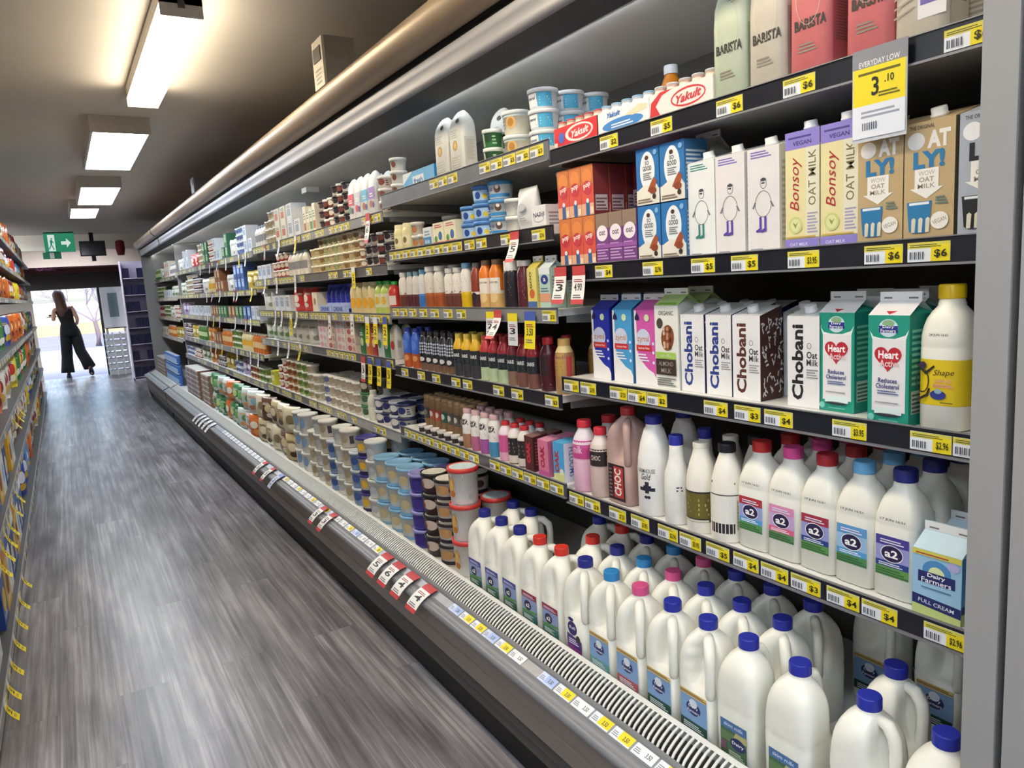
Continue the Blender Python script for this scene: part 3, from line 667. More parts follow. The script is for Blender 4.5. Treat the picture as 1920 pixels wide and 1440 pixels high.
Z3 = [('top shelf', .30), ('second shelf', .08), ('third shelf', -.13), ('fourth shelf', -.325), ('lowest shelf', -.65)]
BAYS = {3: (2.936, 4.145), 4: (4.151, 5.37), 5: (5.376, 6.595), 6: (6.601, 7.82), 7: (7.826, 9.34), 8: (9.45, 11.6)}
for bay in range(3, 9):
    zs = Z3 if bay < 5 else [('top shelf', .285), ('second shelf', .02), ('third shelf', -.2), ('fourth shelf', -.45), ('lowest shelf', -.66)] if bay < 8 else [('top shelf', .25), ('second shelf', -.0), ('third shelf', -.25), ('fourth shelf', -.5)]
    for i, (n, z) in enumerate(zs):
        shelf(bay, n, *BAYS[bay], z, many(BAYS[bay][0]+.05, BAYS[bay][1]-.05, .078, bay*9+i, .3 if bay < 6 else .6), '#8a8c8e' if (bay+i) % 2 else '#5d5f64')

# ------------------------------------------------------------------ hanging price tags and the big ticket
def tag_mesh(w, l, curl, top, body, price, ink2='#8a2a30', lay=0.):
    """paper strip clipped to a rail: starts vertical and swings out"""
    b = MB(); n = 8; pts = []; x = z = 0; a = 0
    for j in range(n+1):
        pts.append((x, z)); a = lay+(curl-lay)*j/n if lay else curl*sin(pi*j/n*.5); x -= l/n*sin(a); z -= l/n*cos(a)
    def S(u, v, o):
        q = max(0, min(n-.001, -v/l*n)); j = int(q); f = q-j
        return (pts[j][0]+(pts[j+1][0]-pts[j][0])*f-o, -u, pts[j][1]+(pts[j+1][1]-pts[j][1])*f)
    vs = []
    for x, z in pts: vs += [(x, -w/2, z), (x, w/2, z), (x+.0006, w/2, z), (x+.0006, -w/2, z)]
    pm = M(body, .5, var=0); tm = M(top, .5, var=0)
    b.loft([vs[4*j:4*j+4] for j in range(n+1)], [tm, tm] + [pm]*(n-3) + [tm if top == '#c8464a' else pm], True, True, False)
    art(b, S, [('t', price, 0, -l*.55, l*.2, '#2a2a30', w*.6, 0, .02), ('l', -w*.35, -l*.42, w*.35, -l*.32, 2, ink2), ('l', -w*.35, -l*.84, w*.3, -l*.72, 2, '#777780')], .0005)
    return b
TAGS = {}
def tag(x, y, z, kind, where, price, w=.05, l=.1, curl=.25, yaw=0., lay=0.):
    tops = {'r': ('#c8464a', '#f0f0ee'), 'y': ('#e9ebf0', '#f0dd24'), 'b': ('#4a62b8', '#f0dd24'), 'w': ('#e8e8ea', '#f2f2f0'), 'd': ('#f0dd24', '#dfe2ea'), 'p': ('#8fa4dc', '#c4d0f0')}[kind]
    k = (kind, price, w, l, curl, lay)
    if k not in TAGS: TAGS[k] = tag_mesh(w, l, curl, tops[0], tops[1], price, lay=lay).mesh('hanging_price_tag')
    o = link('hanging_price_tag', TAGS[k], None, (x, y, H+z)); o.rotation_euler = (0, 0, yaw)
    nm = {'r': 'red topped white price tag', 'y': 'yellow hanging price tag', 'b': 'blue topped yellow price tag', 'w': 'white hanging price tag', 'd': 'yellow and white price tag', 'p': 'pale blue price tag'}[kind]
    o['label'] = nm; o['category'] = 'price tag'; PLACED.append((nm, where, o, 0)); return o
XT = 1.186
tag(XT, 1.664, .018, 'r', 'hung from second shelf, ' + BW[1], '3', .056, .102, .3); tag(XT, 1.580, .018, 'r', 'hung from second shelf, ' + BW[1], '4.90', .056, .102, .22)
tag(XT, 1.891, .133, 'r', 'hung from second shelf, ' + BW[2], '5', .05, .095, .5)
tag(XT, 2.07, -.108, 'd', 'hung from third shelf, ' + BW[2], '2', .05, .085, .12); tag(1.184, 2.016, -.102, 'r', 'hung from third shelf, ' + BW[2], '4', .046, .10, .75); tag(XT, 1.932, -.112, 'd', 'hung from third shelf, ' + BW[2], '3', .056, .1, .05); tag(XT, 1.832, -.105, 'b', 'hung from third shelf, ' + BW[2], '3.50', .058, .112, .12)
for y, k in ((3.2, 'y'), (3.1, 'y'), (2.985, 'b')): tag(XT, y, -.14, k, 'hung from third shelf, ' + BW[3], '2', .05, .12, .1)
tag(XT, 3.4, -.13, 'w', 'hung from third shelf, ' + BW[3], '4', .045, .1, .1); tag(XT, 3.325, .09, 'y', 'hung from second shelf, ' + BW[3], '2', .045, .1, .05); tag(XT, 3.08, .31, 'r', 'hung from top shelf, ' + BW[3], '6', .05, .13, .25)
for y, k in ((3.30, 'r'), (3.21, 'b'), (3.1, 'b'), (2.985, 'b')): tag(XT, y, -.33, k, 'hung from fourth shelf, ' + BW[3], '3', .05, .12, .12)
tag(XT, 4.5, -.14, 'y', 'hung from third shelf, ' + BW[4], '2', .05, .13, .1); tag(XT, 3.75, -.14, 'w', 'hung from third shelf, ' + BW[3], '4', .04, .12, .1)
rt = random.Random(21)
for bay in (4, 5, 6):
    for lv, z in (('top shelf', .285), ('second shelf', .03), ('third shelf', -.19), ('fourth shelf', -.44)):
        if bay == 4: z = dict(Z3)[lv]
        for i in range(3): tag(XT, BAYS[bay][0]+.16+.33*i+rt.uniform(-.12, .12), z+.005, rt.choice('wwwwry'), 'hung from %s, %s' % (lv, BW[bay]), '2', .036, .1, rt.uniform(.1, .4))
for y, k, p in ((2.205, 'r', '4'), (2.345, 'r', '4'), (2.47, 'r', '6'), (2.585, 'r', '5'), (3.24, 'r', '3'), (3.375, 'r', '3'), (4.17, 'p', '2'), (4.36, 'r', '3'), (4.56, 'r', '3')): tag(.969, y, -1.037, k, 'curling over the bumper rail', p, .075 if y < 3 else .06, .115, .5, lay=1.42)
for i in range(5): tag(.969, 6.3+.16*i, -1.037, 'w', 'curling over the far bumper rail', '3', .07, .115, .5, lay=1.42)
b = MB(); b.box(-.001, -.047, -.118, .001, .047, .03, M('#c9cdd6', .3, var=0)); art(b, flat_front(-.001), [('r', -.047, .0, .047, .03, '#8b8d96'), ('t', 'EVERYDAY LOW', 0, .006, .009, '#f4f4f6', .07, 0, .02), ('r', -.045, -.06, .045, 0, '#f2de22'), ('l', -.036, -.012, .036, -.004, 1, '#6a641a'),
    ('t', '3', -.006, -.032, .03, '#1a1a10', .013, 0, .02), ('t', '.10', .018, -.024, .012, '#1a1a10', .016, 0, .02), ('l', .0, -.05, .036, -.04, 2, '#6a641a'), ('r', -.045, -.112, .045, -.06, '#e6ecf8'), ('l', -.03, -.08, .036, -.066, 2, '#9aa0b4')] + [('r', -.028+.004*k, -.1, -.026+.004*k, -.088, '#5a6070') for k in range(7)])
single('shelf_ticket', b, 'large yellow and white three dollar ten ticket hung from the top shelf', 'price ticket', loc=(1.184, .74, H+.305))

# ------------------------------------------------------------------ stock: bay one
W1 = lambda l: l + ', ' + BW[1]
# chiller floor: milk jugs, three rows
A, Bq, R90 = radians(150), radians(45), radians(82)
JN = make_jug('#232a86', 'av', A, True); JR = make_jug('#d6362a', 'ar', A, True); JP = make_jug('#232a86', 'p', Bq); JL = make_jug('#2f86c8', 'dl', Bq); JK = make_jug('#d4548c', 'dp', Bq)
JB = make_jug('#2530a0', 'dn', Bq); JS = make_jug('#2530a0', 'dn', Bq, sink=True); JQ = make_jug('#2530a0', 'plain', pi); JH = make_jug('#2530a0', 'plain', R90); JNR = make_jug('#2530a0', 'av', A)
for i, (pr, d, r, flags) in enumerate([(JH, 'navy-capped jug with grip showing', .03, '11'), (JH, 'navy-capped jug with grip showing', .06, '10'), (JQ, 'smooth-backed jug with navy cap', 0, '1'), (JQ, 'smooth-backed jug with navy cap', .02, '111'), (JS, 'dented two-litre jug with navy cap', 0, '111'), (JB, 'sky-labelled jug with navy cap', 0, '111'),
        (JK, 'sky-labelled jug with pink cap', 0, '111'), (JL, 'sky-labelled jug with light blue cap', 0, '111'), (JP, 'jug with purple crest and navy cap', .03, '111'), (JR, 'red-capped jug with dimpled side', 0, '111'), (JR, 'red-capped jug with dimpled side', .02, '101'), (JN, 'navy-capped jug with violet label', 0, '01'), (JN, 'navy-capped jug with violet label', .02, '11'), (JN, 'navy-capped jug with violet label', .02, '11')]):
    y = [.575, .712, .855, .98, 1.092, 1.203, 1.315, 1.426, 1.538, 1.65, 1.761, 1.873, 1.984, 2.096][i]
    if i == 0: continue
    for k, fl in enumerate(flags):
        if i == 11 and k == 1: continue
        p2 = pr if k == 0 or pr is not JS else JB
        if k and pr in (JQ,): p2 = JB
        if i in (9, 10) and k == 2: p2 = JNR if i == 10 else JR
        if k == 1 and i in (11,): continue
        dd = d if p2 is pr else ('navy-capped jug with violet label' if p2 is JNR else 'sky-labelled jug with navy cap')
        if fl == '1' or k == 0:
            o = place(p2, 1.131+.122*k, y+.012*k, H-1.05, dd, None, r*(1 if k == 0 else -1)); PLACED.append((dd, 'chiller floor, ' + BW[1], o, k))
o = place(JQ, 1.131, .5795, H-1.05, 'x', None, .04); PLACED.append(('jug with navy cap against the grey end panel', 'chiller floor, ' + BW[1], o, 0))
o = place(JH, 1.262, .742, H-1.05, 'x', None, .15); PLACED.append(('navy-capped jug with grip showing', 'chiller floor, ' + BW[1], o, 1))
for y in (.80, .95): o = place(JB, 1.56, y, H-1.05, 'x', None, 0); PLACED.append(('shaded jug with navy label at rear', 'chiller floor, ' + BW[1], o, 0))

# lowest shelf: square milk bottles and their neighbours
ZD = H-.625; wl = W1('lowest shelf')
A2 = [make_square_bottle('#252a7c', '#4a3f96', '#9a9cd8', '#23408c', '#5f9a4e'), make_square_bottle('#6fb4e6', '#5f9fd6', '#9cc4e8', '#4f9fd8', '#4f8f5a'), make_square_bottle('#b02430', '#a83048', '#98a0d8', '#22408c', '#5c9a50'),
      make_square_bottle('#e0509c', '#e090bc', '#c8a8d8', '#e06088', '#5c8f5a'), make_square_bottle('#c42a2c', '#b8323e', '#98a8dc', '#4f9fd8', '#5a9a58')]
ADS = ['square milk bottle, navy cap', 'square milk bottle, sky blue cap', 'square milk bottle, red cap, navy strip', 'square milk bottle, pink cap', 'square milk bottle, red cap, blue strip']
for i, y in enumerate((.73, .81, .89, .97, 1.05)): put(A2[i], y, ZD, ADS[i], wl, 1.224, .0395, rows=3, dx=.095)
df = make_gable(.082, .075, .118, '#8fc0e0', '#c4dcea', .024, [('r', -.041, 0, .041, .118, '#9cc8e6'), ('r', -.041, 0, .041, .03, '#c4d48a'), ('p', [(-.041, .018), (.041, .012), (.041, .03), (-.041, .036)], '#1f2a6c'), ('t', 'FULL CREAM', 0, .024, .007, '#e6ecf8', .06, -.07, .01), ('e', 0, .083, .024, .02, '#4f8fc8'), ('e', 0, .078, .014, .014, '#dfe8b0'),
      ('r', -.031, .06, .031, .08, '#1f2a6c'), ('t', 'Dairy', 0, .074, .009, '#ffffff', .03, 0, .02), ('t', 'Farmers', 0, .065, .009, '#ffffff', .05, 0, .02), ('l', -.025, .05, .025, .055, 1, '#5a7a9a'), ('r', -.041, .108, .041, .118, '#d8d060'), ('l', -.035, .11, .02, .115, 1, '#b04a30'), ('e', .028, .1, .01, .008, '#b8b4e8')],
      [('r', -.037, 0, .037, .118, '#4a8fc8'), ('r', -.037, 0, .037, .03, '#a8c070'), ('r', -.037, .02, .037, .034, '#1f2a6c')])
put(df, .643, ZD, 'short sky blue cream carton', wl, 1.21, .0375, rows=2, dx=.085)
put(A2[0], .612, ZD, 'square milk bottle wedged at the end panel, navy cap', wl, 1.42, .04)
GL = lambda r, s, h, neck: [(r*.96, 0), (r, .004), (r, h*.48), (r*.985, h*.56), (r*.9, h*.68), (r*.74, h*.79), (r*.56, h*.88), (neck, h*.93), (neck, h*.97)]
bk = make_round_bottle('milk_bottle', GL(.038, 0, .215, .017), '#efeadf', '#16161a', .02, .02, [('r', -.05, .02, .05, .11, '#e9e6dc'), ('r', -.03, .022, .03, .045, '#26232a'), ('r', -.034, .11, .04, .1125, '#33302c'), ('r', .034, .03, .06, .1, '#c8bfa4'), ('l', .036, .03, .058, .1, 9, '#6a675c'), ('l', -.03, .135, .03, .145, 1, '#4a473e')], cat='milk bottle')
put(bk, 1.131, ZD, 'cream glass bottle with black cap', wl, 1.205, .038, rows=2, dx=.1)
gd = make_round_bottle('milk_bottle', GL(.037, 0, .212, .0185), '#efeadf', '#e8e4d6', .0195, .012, [('r', -.052, .035, .052, .1, '#6b6128'), ('r', -.052, .028, .052, .037, '#2b2a30'), ('r', -.052, .098, .052, .102, '#2b2a30'), ('l', -.046, .05, -.014, .094, 5, '#efe9d0'), ('l', .006, .045, .03, .09, 4, '#b8ac60'), ('r', -.05, .029, .03, .034, '#d8d4c0')], cat='milk bottle')
put(gd, 1.209, ZD, 'glass milk bottle with olive gold label', wl, 1.205, .037, rows=2, dx=.1)
nb = make_round_bottle('milk_bottle', [(.029, 0), (.031, .004), (.031, .1), (.029, .125), (.019, .16), (.0165, .185), (.0165, .2)], '#efeee8', '#2a33a0', .0175, .024, [('l', .012, .085, .028, .1, 2, '#4a4858')], cat='milk bottle')
put(nb, 1.286, ZD, 'slim white bottle with blue cap', wl, 1.205, .031, rows=2, dx=.1)
fh = make_round_bottle('milk_bottle', [(.042, 0), (.0445, .005), (.0445, .12), (.043, .145), (.036, .185), (.026, .218), (.0205, .226), (.0205, .238)], '#f1f0ec', '#2a2f96', .022, .02, [('t', 'FARMHOUSE', -.004, .118, .011, '#2a2c3c', .05, 0, .03), ('t', 'Gold', -.004, .103, .016, '#2a2c3c', .028, 0, .01), ('r', -.024, .066, .02, .075, '#22263c'), ('r', -.007, .06, .004, .09, '#22263c'), ('r', -.012, .075, .01, .08, '#22263c'), ('e', -.004, .05, .005, .004, '#22263c'), ('e', .004, .05, .004, .004, '#22263c')], cat='milk bottle', n=28)
put(fh, 1.378, ZD, 'tall white farmhouse bottle with navy lettering', wl, 1.205, .0445, rows=2, dx=.105)
# chocolate jug
chj = make_jug('#c8323a', 'av', Bq); chj.parts = [p for p in chj.parts if p[0] != 'front_label']; PK = M('#b89a94', .4, var=.03)
for n, me, l, p in chj.parts:
    if n in ('body', 'handle'): me.materials[0] = PK
chj.part('front_label', art(MB(), flat_front(-.0516), [('r', -.036, .012, .036, .118, '#2a2024'), ('r', -.012, .02, .03, .112, '#b43a38'), ('t', 'CHOC', .006, .066, .03, '#efe4e0', .08, pi/2, .03), ('l', -.032, .02, -.018, .11, 8, '#8a6a66')]))
o = place(chj, 1.262, 1.492, ZD-.002+.002, 'x', None, .0); o.scale = (.93, .93, .93); PLACED.append(('chocolate milk jug with red cap and grip', wl, o, 0))
def slim(r, h, body, cap, items, cols=None, **k): return make_round_bottle('drink_bottle', [(r*.95, 0), (r, .004), (r, h*.42), (r*.97, h*.44), (r, h*.46), (r, h*.66), (r*.86, h*.75), (r*.58, h*.83), (r*.5, h*.87), (r*.5, h*.9)], body, cap, r*.58, h*.1, items, cols, **k)
pkb = slim(.036, .21, '#e4a8c4', '#d03040', [('r', -.04, .1, .04, .15, '#c8488c'), ('t', 'milk', -.004, .125, .022, '#f2d8e6', .03, 0, .03)], ['#d8a4bc', '#e2b4ca', '#e6bcd0', '#e2b4ca', '#c85a98', '#e8d4de', '#e8dfe4', '#e8dfe4', '#e8dfe4'])
chb = slim(.031, .2, '#cdb6ae', '#d03040', [('r', -.035, .09, .035, .138, '#2a2226'), ('t', 'CHOC', 0, .114, .014, '#d8c4b8', .03, 0, .02)], ['#c4aaa2', '#cdb6ae', '#cdb6ae', '#cdb6ae', '#2e2528', '#dccbc4', '#e4d8d2', '#e4d8d2', '#e4d8d2'])
put(pkb, 1.662, ZD, 'pink milk bottle with red cap', wl, 1.205, .036, rows=2, dx=.09); put(chb, 1.583, ZD, 'brown-banded milk bottle with red cap', wl, 1.205, .031, rows=2, dx=.09)

# third shelf: cartons
ZC1 = H-.295; wc = W1('third shelf'); w = .076
def zymil(c, c2):
    return make_gable(w, .074, .192, c, c, .022, [('p', [(-.038, 0), (.038, 0), (.038, .02), (.03, .034), (.01, .042), (-.01, .058), (-.024, .07), (-.03, .09), (-.03, .19), (-.038, .19)], '#e9e8ea'), ('e', -.006, .118, .026, .026, '#cfd6ee'), ('t', 'zymil', -.006, .117, .02, '#c07a2c', .044, 0, .03), ('r', -.032, .088, .024, .103, '#c83034'), ('t', 'lactose free', -.004, .0955, .006, '#f4e6e4', .04, 0, .01), ('l', -.03, .062, .014, .084, 3, '#e6ecf8')] + [('e', .031, q, .004, .004, '#dfe8fa') for q in (.06, .085, .108)] + [('p', [(-.034, .166), (-.018, .166), (-.018, .174), (-.026, .186), (-.034, .174)], '#1c1c48'), ('e', .01, .172, .009, .009, '#cfe0b8')],
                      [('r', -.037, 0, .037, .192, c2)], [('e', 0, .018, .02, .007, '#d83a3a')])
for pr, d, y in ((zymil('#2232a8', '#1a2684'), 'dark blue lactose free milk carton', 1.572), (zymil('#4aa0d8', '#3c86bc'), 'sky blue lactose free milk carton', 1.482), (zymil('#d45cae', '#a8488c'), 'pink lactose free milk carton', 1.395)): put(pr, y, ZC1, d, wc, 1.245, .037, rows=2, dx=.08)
alm = make_gable(.08, .076, .203, '#e8e9e4', '#b4d486', .024, [('t', 'ORGANIC', 0, .185, .011, '#5a5f50', .05, 0, .02), ('e', -.022, .16, .011, .013, '#4a4440'), ('p', [(.012*cos(a)*1.9*cos(-.5)-.034*sin(a)*sin(-.5)*.6+.004, .125+.012*cos(a)*1.9*sin(-.5)+.034*sin(a)*cos(-.5)) for a in [2*pi*j/18 for j in range(18)]], '#8a4f30')] + [('e', .004+.012*sin(q*2.1), .125+.022*cos(q*1.7), .004, .005, ('#c09070', '#5a3020', '#d8c0a8')[q % 3]) for q in range(14)] + [('r', -.036, .074, .03, .09, '#a4cc5c'), ('t', 'vanilla', -.003, .082, .008, '#f2f6e4', .04, 0, .01), ('r', -.037, .034, .032, .073, '#3a2e28'), ('t', 'ALMOND', -.002, .062, .011, '#efe8e0', .05, 0, .02), ('t', 'MILK', -.002, .045, .011, '#efe8e0', .034, 0, .02), ('l', -.034, .008, .03, .03, 4, '#6a6a66')],
                 [('r', -.038, 0, .038, .203, '#d4d6d0'), ('l', -.03, .03, .03, .18, 16, '#8a8c88')], [('r', -.03, .004, .03, .018, '#7cb83c')], finc='#f0f2ec')
put(alm, 1.312, ZC1, 'white and green almond milk carton', wc, 1.24, .038, rows=2, dx=.082)
def chobani(ink_, pat=None):
    f = [('t', 'Chobani', -.013, .09, .027, ink_, .152, pi/2, .035), ('t', 'Oat', .02, .106, .014, '#2a2a30', .024, 0, .02), ('t', 'Milk', .021, .091, .013, '#2a2a30', .026, 0, .02), ('l', .008, .06, .034, .08, 4, '#9a9aa0'), ('o', .014, .124, .005, .006, .001, '#4a4a50')]
    s = []
    if pat:
        rr = random.Random(4); s = [('r', -.033, .0, .035, .182, pat)]
        for k in range(70):
            u, v = rr.uniform(-.03, .032), rr.uniform(.004, .176); a = rr.uniform(0, 6.3); q = .0048; s.append(('p', [(u+q*cos(a+j), v+q*2*sin(a+j)*.7) for j in (0, .7, 2.4, 3.1, 3.6)][:4], '#e6e0d8'))
    return make_slant(.074, .07, .182, .2, '#e9e9ea', '#e4e4e6', f, s, sidecol=pat, topcol='#dcdcdc')
cb, cn, ck = chobani('#2a3f8c', '#28366c'), chobani('#5a2c26', '#4a2a26'), chobani('#1d1d20', '#1f1f22')
put(cb, 1.232, ZC1, 'white carton, blue vertical lettering', wc, 1.245, .035, rows=3, dx=.078); put(cb, 1.152, ZC1, 'white carton, blue vertical lettering', wc, 1.245, .035, rows=3, dx=.078)
put(cn, 1.068, ZC1, 'oat milk carton with brown lettering and patterned side', wc, 1.238, .035); put(ck, 1.008, ZC1, 'oat milk carton with brown and black pattern, set back', wc, 1.33, .035)
put(ck, .93, ZC1, 'white carton, black vertical lettering', wc, 1.243, .035, rows=3, dx=.078)
ha = make_gable(.074, .074, .19, '#1f9a84', '#e9e8ea', .022, [('r', -.029, .022, .031, .148, '#eceaec'), ('p', [(-.029, .148), (-.034, .163), (-.027, .153), (-.012, .15), (.012, .15), (.03, .156), (.036, .166), (.031, .148)], '#eef4f4'), ('e', 0, .168, .0175, .0155, '#cfe4f0'), ('e', 0, .176, .011, .006, '#8fb88a'), ('r', -.017, .16, .017, .172, '#222e8c'), ('t', 'Dairy', 0, .1695, .006, '#ffffff', .02, 0, .01), ('t', 'Farmers', 0, .1635, .006, '#ffffff', .027, 0, .01), ('h', 0, .117, .026),
     ('t', 'Heart', .001, .122, .014, '#ffffff', .036, 0, .03), ('t', 'Active', .003, .107, .012, '#f6d8da', .036, 0, .02), ('t', 'Reduces', 0, .077, .0085, '#26307c', .034, 0, .02), ('t', 'Cholesterol', 0, .067, .0085, '#26307c', .042, 0, .02), ('l', -.018, .053, .02, .061, 2, '#5a6aa0'), ('l', -.022, .037, .02, .041, 1, '#9aa0a8'), ('r', -.023, .018, .026, .029, '#dfeff0'), ('e', 0, .0165, .022, .003, '#26333c'), ('e', -.029, .011, .006, .006, '#7fd0c4'), ('l', -.015, .006, .02, .01, 1, '#6fc0b4')],
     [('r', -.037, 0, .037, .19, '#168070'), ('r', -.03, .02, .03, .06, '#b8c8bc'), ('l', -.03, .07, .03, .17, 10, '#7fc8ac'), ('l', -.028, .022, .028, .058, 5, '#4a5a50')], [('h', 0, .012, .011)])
put(ha, .858, ZC1, 'teal heart carton set back on the shelf', wc, 1.245, .037); put(ha, .772, ZC1, 'teal heart carton half hidden behind another', wc, 1.30, .037); put(ha, .730, ZC1, 'teal heart carton out at the shelf edge', wc, 1.203, .037)
put(ha, .858, ZC1, 'teal heart carton in the rear row', wc, 1.33, .037); put(ha, .772, ZC1, 'teal heart carton in the rear row', wc, 1.40, .037)
def wrap_bottle(cap, wrapc, items):
    p = Proto('milk_bottle', 'milk bottle'); q2 = [(z, a, b, 3.2 if n > 3.2 else n) for z, a, b, n in SQ1]
    p.part('body', MB().loft([sq(*q) for q in q2], MILK)); p.part('cap', cap_mb(.0205, .216, .023, cap))
    b = MB().loft([sq(z, .0396, .0396, 3.2) for z in (.042, .118)], M(wrapc, .4, var=.02), False, False); art(b, flat_front(-.0398), items, .0004); p.part('wrap_label', b)
    p.part('date_stamp', art(MB(), flat_front(-.0392), [('t', '24 JUN 16:01', 0, .158, .005, '#4a4a40', .03, 0, .01)])); return p
yb = wrap_bottle('#f0c818', '#e4c81e', [('e', -.024, .108, .006, .006, '#3a2c48'), ('p', [(-.034, .108), (-.032, .11), (-.02, .097), (-.006, .109), (-.004, .106), (-.019, .092)], '#2c2420'), ('o', -.024, .082, .011, .02, .002, '#2c2420'), ('p', [(-.014, .07), (-.018, .06), (-.034, .05), (-.032, .047), (-.014, .057), (-.011, .07)], '#2c2420'), ('t', 'Shape', .01, .096, .012, '#3a2c20', .034, .06, .0), ('t', 'LOW FAT', .01, .083, .006, '#d88a9a', .026, 0, .02), ('l', -.006, .073, .026, .079, 2, '#d88a9a'), ('e', .002, .06, .013, .008, '#2a3a8c'), ('e', .002, .066, .006, .004, '#8fb0c8'), ('l', .006, .047, .026, .05, 1, '#6a5a20')])
put(yb, .648, ZC1, 'milk bottle with yellow cap and yellow wrap label', wc, 1.207, .0395, rows=1)
pw = wrap_bottle('#e0509c', '#9cbce0', [('e', 0, .085, .016, .014, '#22306e'), ('r', -.03, .044, .03, .062, '#e07a90')])
put(pw, .633, ZC1, 'milk bottle with blue and pink wrap, rear row', wc, 1.345, .0395)

# second shelf: boxed plant milks
ZA = H+.017; wa = W1('second shelf')
def minor(inkc, body, legs):
    f = [('l', -.03, .185, .02, .2, 3, inkc), ('o', .0, .095, .02, .026, .0012, '#5a5a64'), ('o', .001, .135, .008, .011, .001, '#5a5a64'), ('r', -.004, .134, .004, .1365, '#33333c'), ('e', .001, .142, .007, .003, '#4a4a54'), ('p', [(-.02, .1), (-.027, .088), (-.023, .087), (-.017, .098)], '#7a7a84'), ('p', [(.02, .1), (.027, .088), (.023, .087), (.017, .098)], '#7a7a84'),
         ('r', -.009, .042, -.004, .07, legs), ('r', .003, .042, .008, .07, legs), ('p', [(-.004, .042), (-.017, .04), (-.017, .044), (-.004, .05)], legs), ('p', [(.008, .042), (-.005, .039), (-.005, .043), (.008, .05)], legs), ('l', -.03, .006, .0, .01, 1, '#9a9aa8')]
    return make_slant(.077, .075, .203, .222, body, '#efeff0', f, [('l', -.03, .02, .03, .18, 14, '#c4c0b8')])
mt = minor('#2f8f8a', '#e6eaec', '#2a7f74'); mp = minor('#7a6fc0', '#e2e0e2', '#5a3fa8')
put(mt, 1.165, ZA, 'white carton, line figure, teal boots', wa, 1.215, .0375, rows=3, dx=.08); put(mp, 1.085, ZA, 'white carton, line figure, purple boots', wa, 1.215, .0375, rows=3, dx=.08); put(mp, 1.0, ZA, 'white carton, line figure, purple boots', wa, 1.215, .0375, rows=3, dx=.08)
bs = make_slant(.074, .074, .218, .23, '#e6dda8', '#eeeef2', [('r', -.037, .186, .037, .218, '#8f84d4'), ('t', 'VEGAN', .0, .196, .008, '#3a3478', .04, 0, .02), ('l', -.03, .205, .02, .212, 1, '#4a4490'), ('r', .009, .022, .037, .186, '#e4e2cc'), ('t', 'Bonsoy', -.013, .122, .026, '#b02a34', .1, pi/2, .0), ('t', 'OAT MILK', .022, .13, .016, '#7a744c', .1, pi/2, .03), ('l', .012, .03, .034, .07, 7, '#a8a0c0'), ('e', -.014, .046, .015, .016, '#cdd488'), ('e', -.014, .046, .011, .012, '#dfe0a8'), ('p', [(-.02, .052), (-.014, .04), (-.008, .052), (-.013, .047)], '#8a9a3a'), ('r', -.037, 0, .037, .02, '#8f84d4'), ('l', -.034, .022, .03, .028, 1, '#cdb060'), ('t', 'OAT MILK', -.006, .01, .006, '#e6e0f6', .04, 0, .01)],
                [('r', -.037, 0, .037, .218, '#d8d2a0'), ('r', -.037, .19, .037, .218, '#7f74c4'), ('l', -.03, .03, .03, .18, 14, '#a49c70')], topcol='#7f74c4')
put(bs, .908, ZA, 'cream carton, lilac top, red script', wa, 1.212, .037, rows=2, dx=.08); put(bs, .831, ZA, 'cream carton, lilac top, red script', wa, 1.212, .037, rows=2, dx=.08)
def oatly(col, c2, c3, side):
    f = [('t', 'THE ORIGINAL', -.012, .178, .006, '#4a4638', .04, 0, .02), ('e', -.021, .157, .014, .0135, c3), ('t', 'AT', .015, .157, .027, c3, .036, 0, .05), ('t', 'LY!', .0, .127, .028, c2, .05, 0, .05), ('p', [(-.022, .113), (.016, .113), (.016, .083), (.024, .083), (-.003, .066), (-.03, .083), (-.022, .083)], '#f0eee8'), ('t', 'WOW', -.003, .106, .0075, c3 if c3 != '#efece8' else '#b8b0a0', .026, 0, .03), ('t', 'OAT', -.003, .096, .008, '#a89c88', .024, 0, .03), ('t', 'MILK', -.003, .086, .0075, '#a89c88', .028, 0, .03),
         ('p', [(-.034, .062), (.006, .062), (.002, .016), (-.004, .012), (-.024, .012), (-.03, .016)], c2), ('r', -.03, .057, .002, .061, '#e6ecf0'), ('l', .012, .056, .032, .07, 3, '#6a8078'), ('e', .019, .03, .014, .0135, '#efece6'), ('t', 'VEGAN', .019, .03, .007, '#a09684', .022, .3, .01)] + [('p', [(-.026+.0115*k, .013), (-.02+.0115*k, .013), (-.0185+.0115*k, .034), (-.022+.0115*k, .037), (-.0255+.0115*k, .034)], '#d8d4c0') for k in range(3)]
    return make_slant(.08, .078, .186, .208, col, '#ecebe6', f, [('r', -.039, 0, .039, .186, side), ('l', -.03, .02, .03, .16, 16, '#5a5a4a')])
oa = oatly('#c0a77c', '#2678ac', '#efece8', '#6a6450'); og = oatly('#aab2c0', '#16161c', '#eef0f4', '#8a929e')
put(oa, .75, ZA, 'tan oat drink carton with blue tumbler', wa, 1.205, .039, rows=2, dx=.085); put(oa, .668, ZA, 'tan oat drink carton with blue tumbler', wa, 1.205, .039, rows=2, dx=.085); put(og, .582, ZA, 'grey oat drink carton with black tumbler', wa, 1.205, .039)
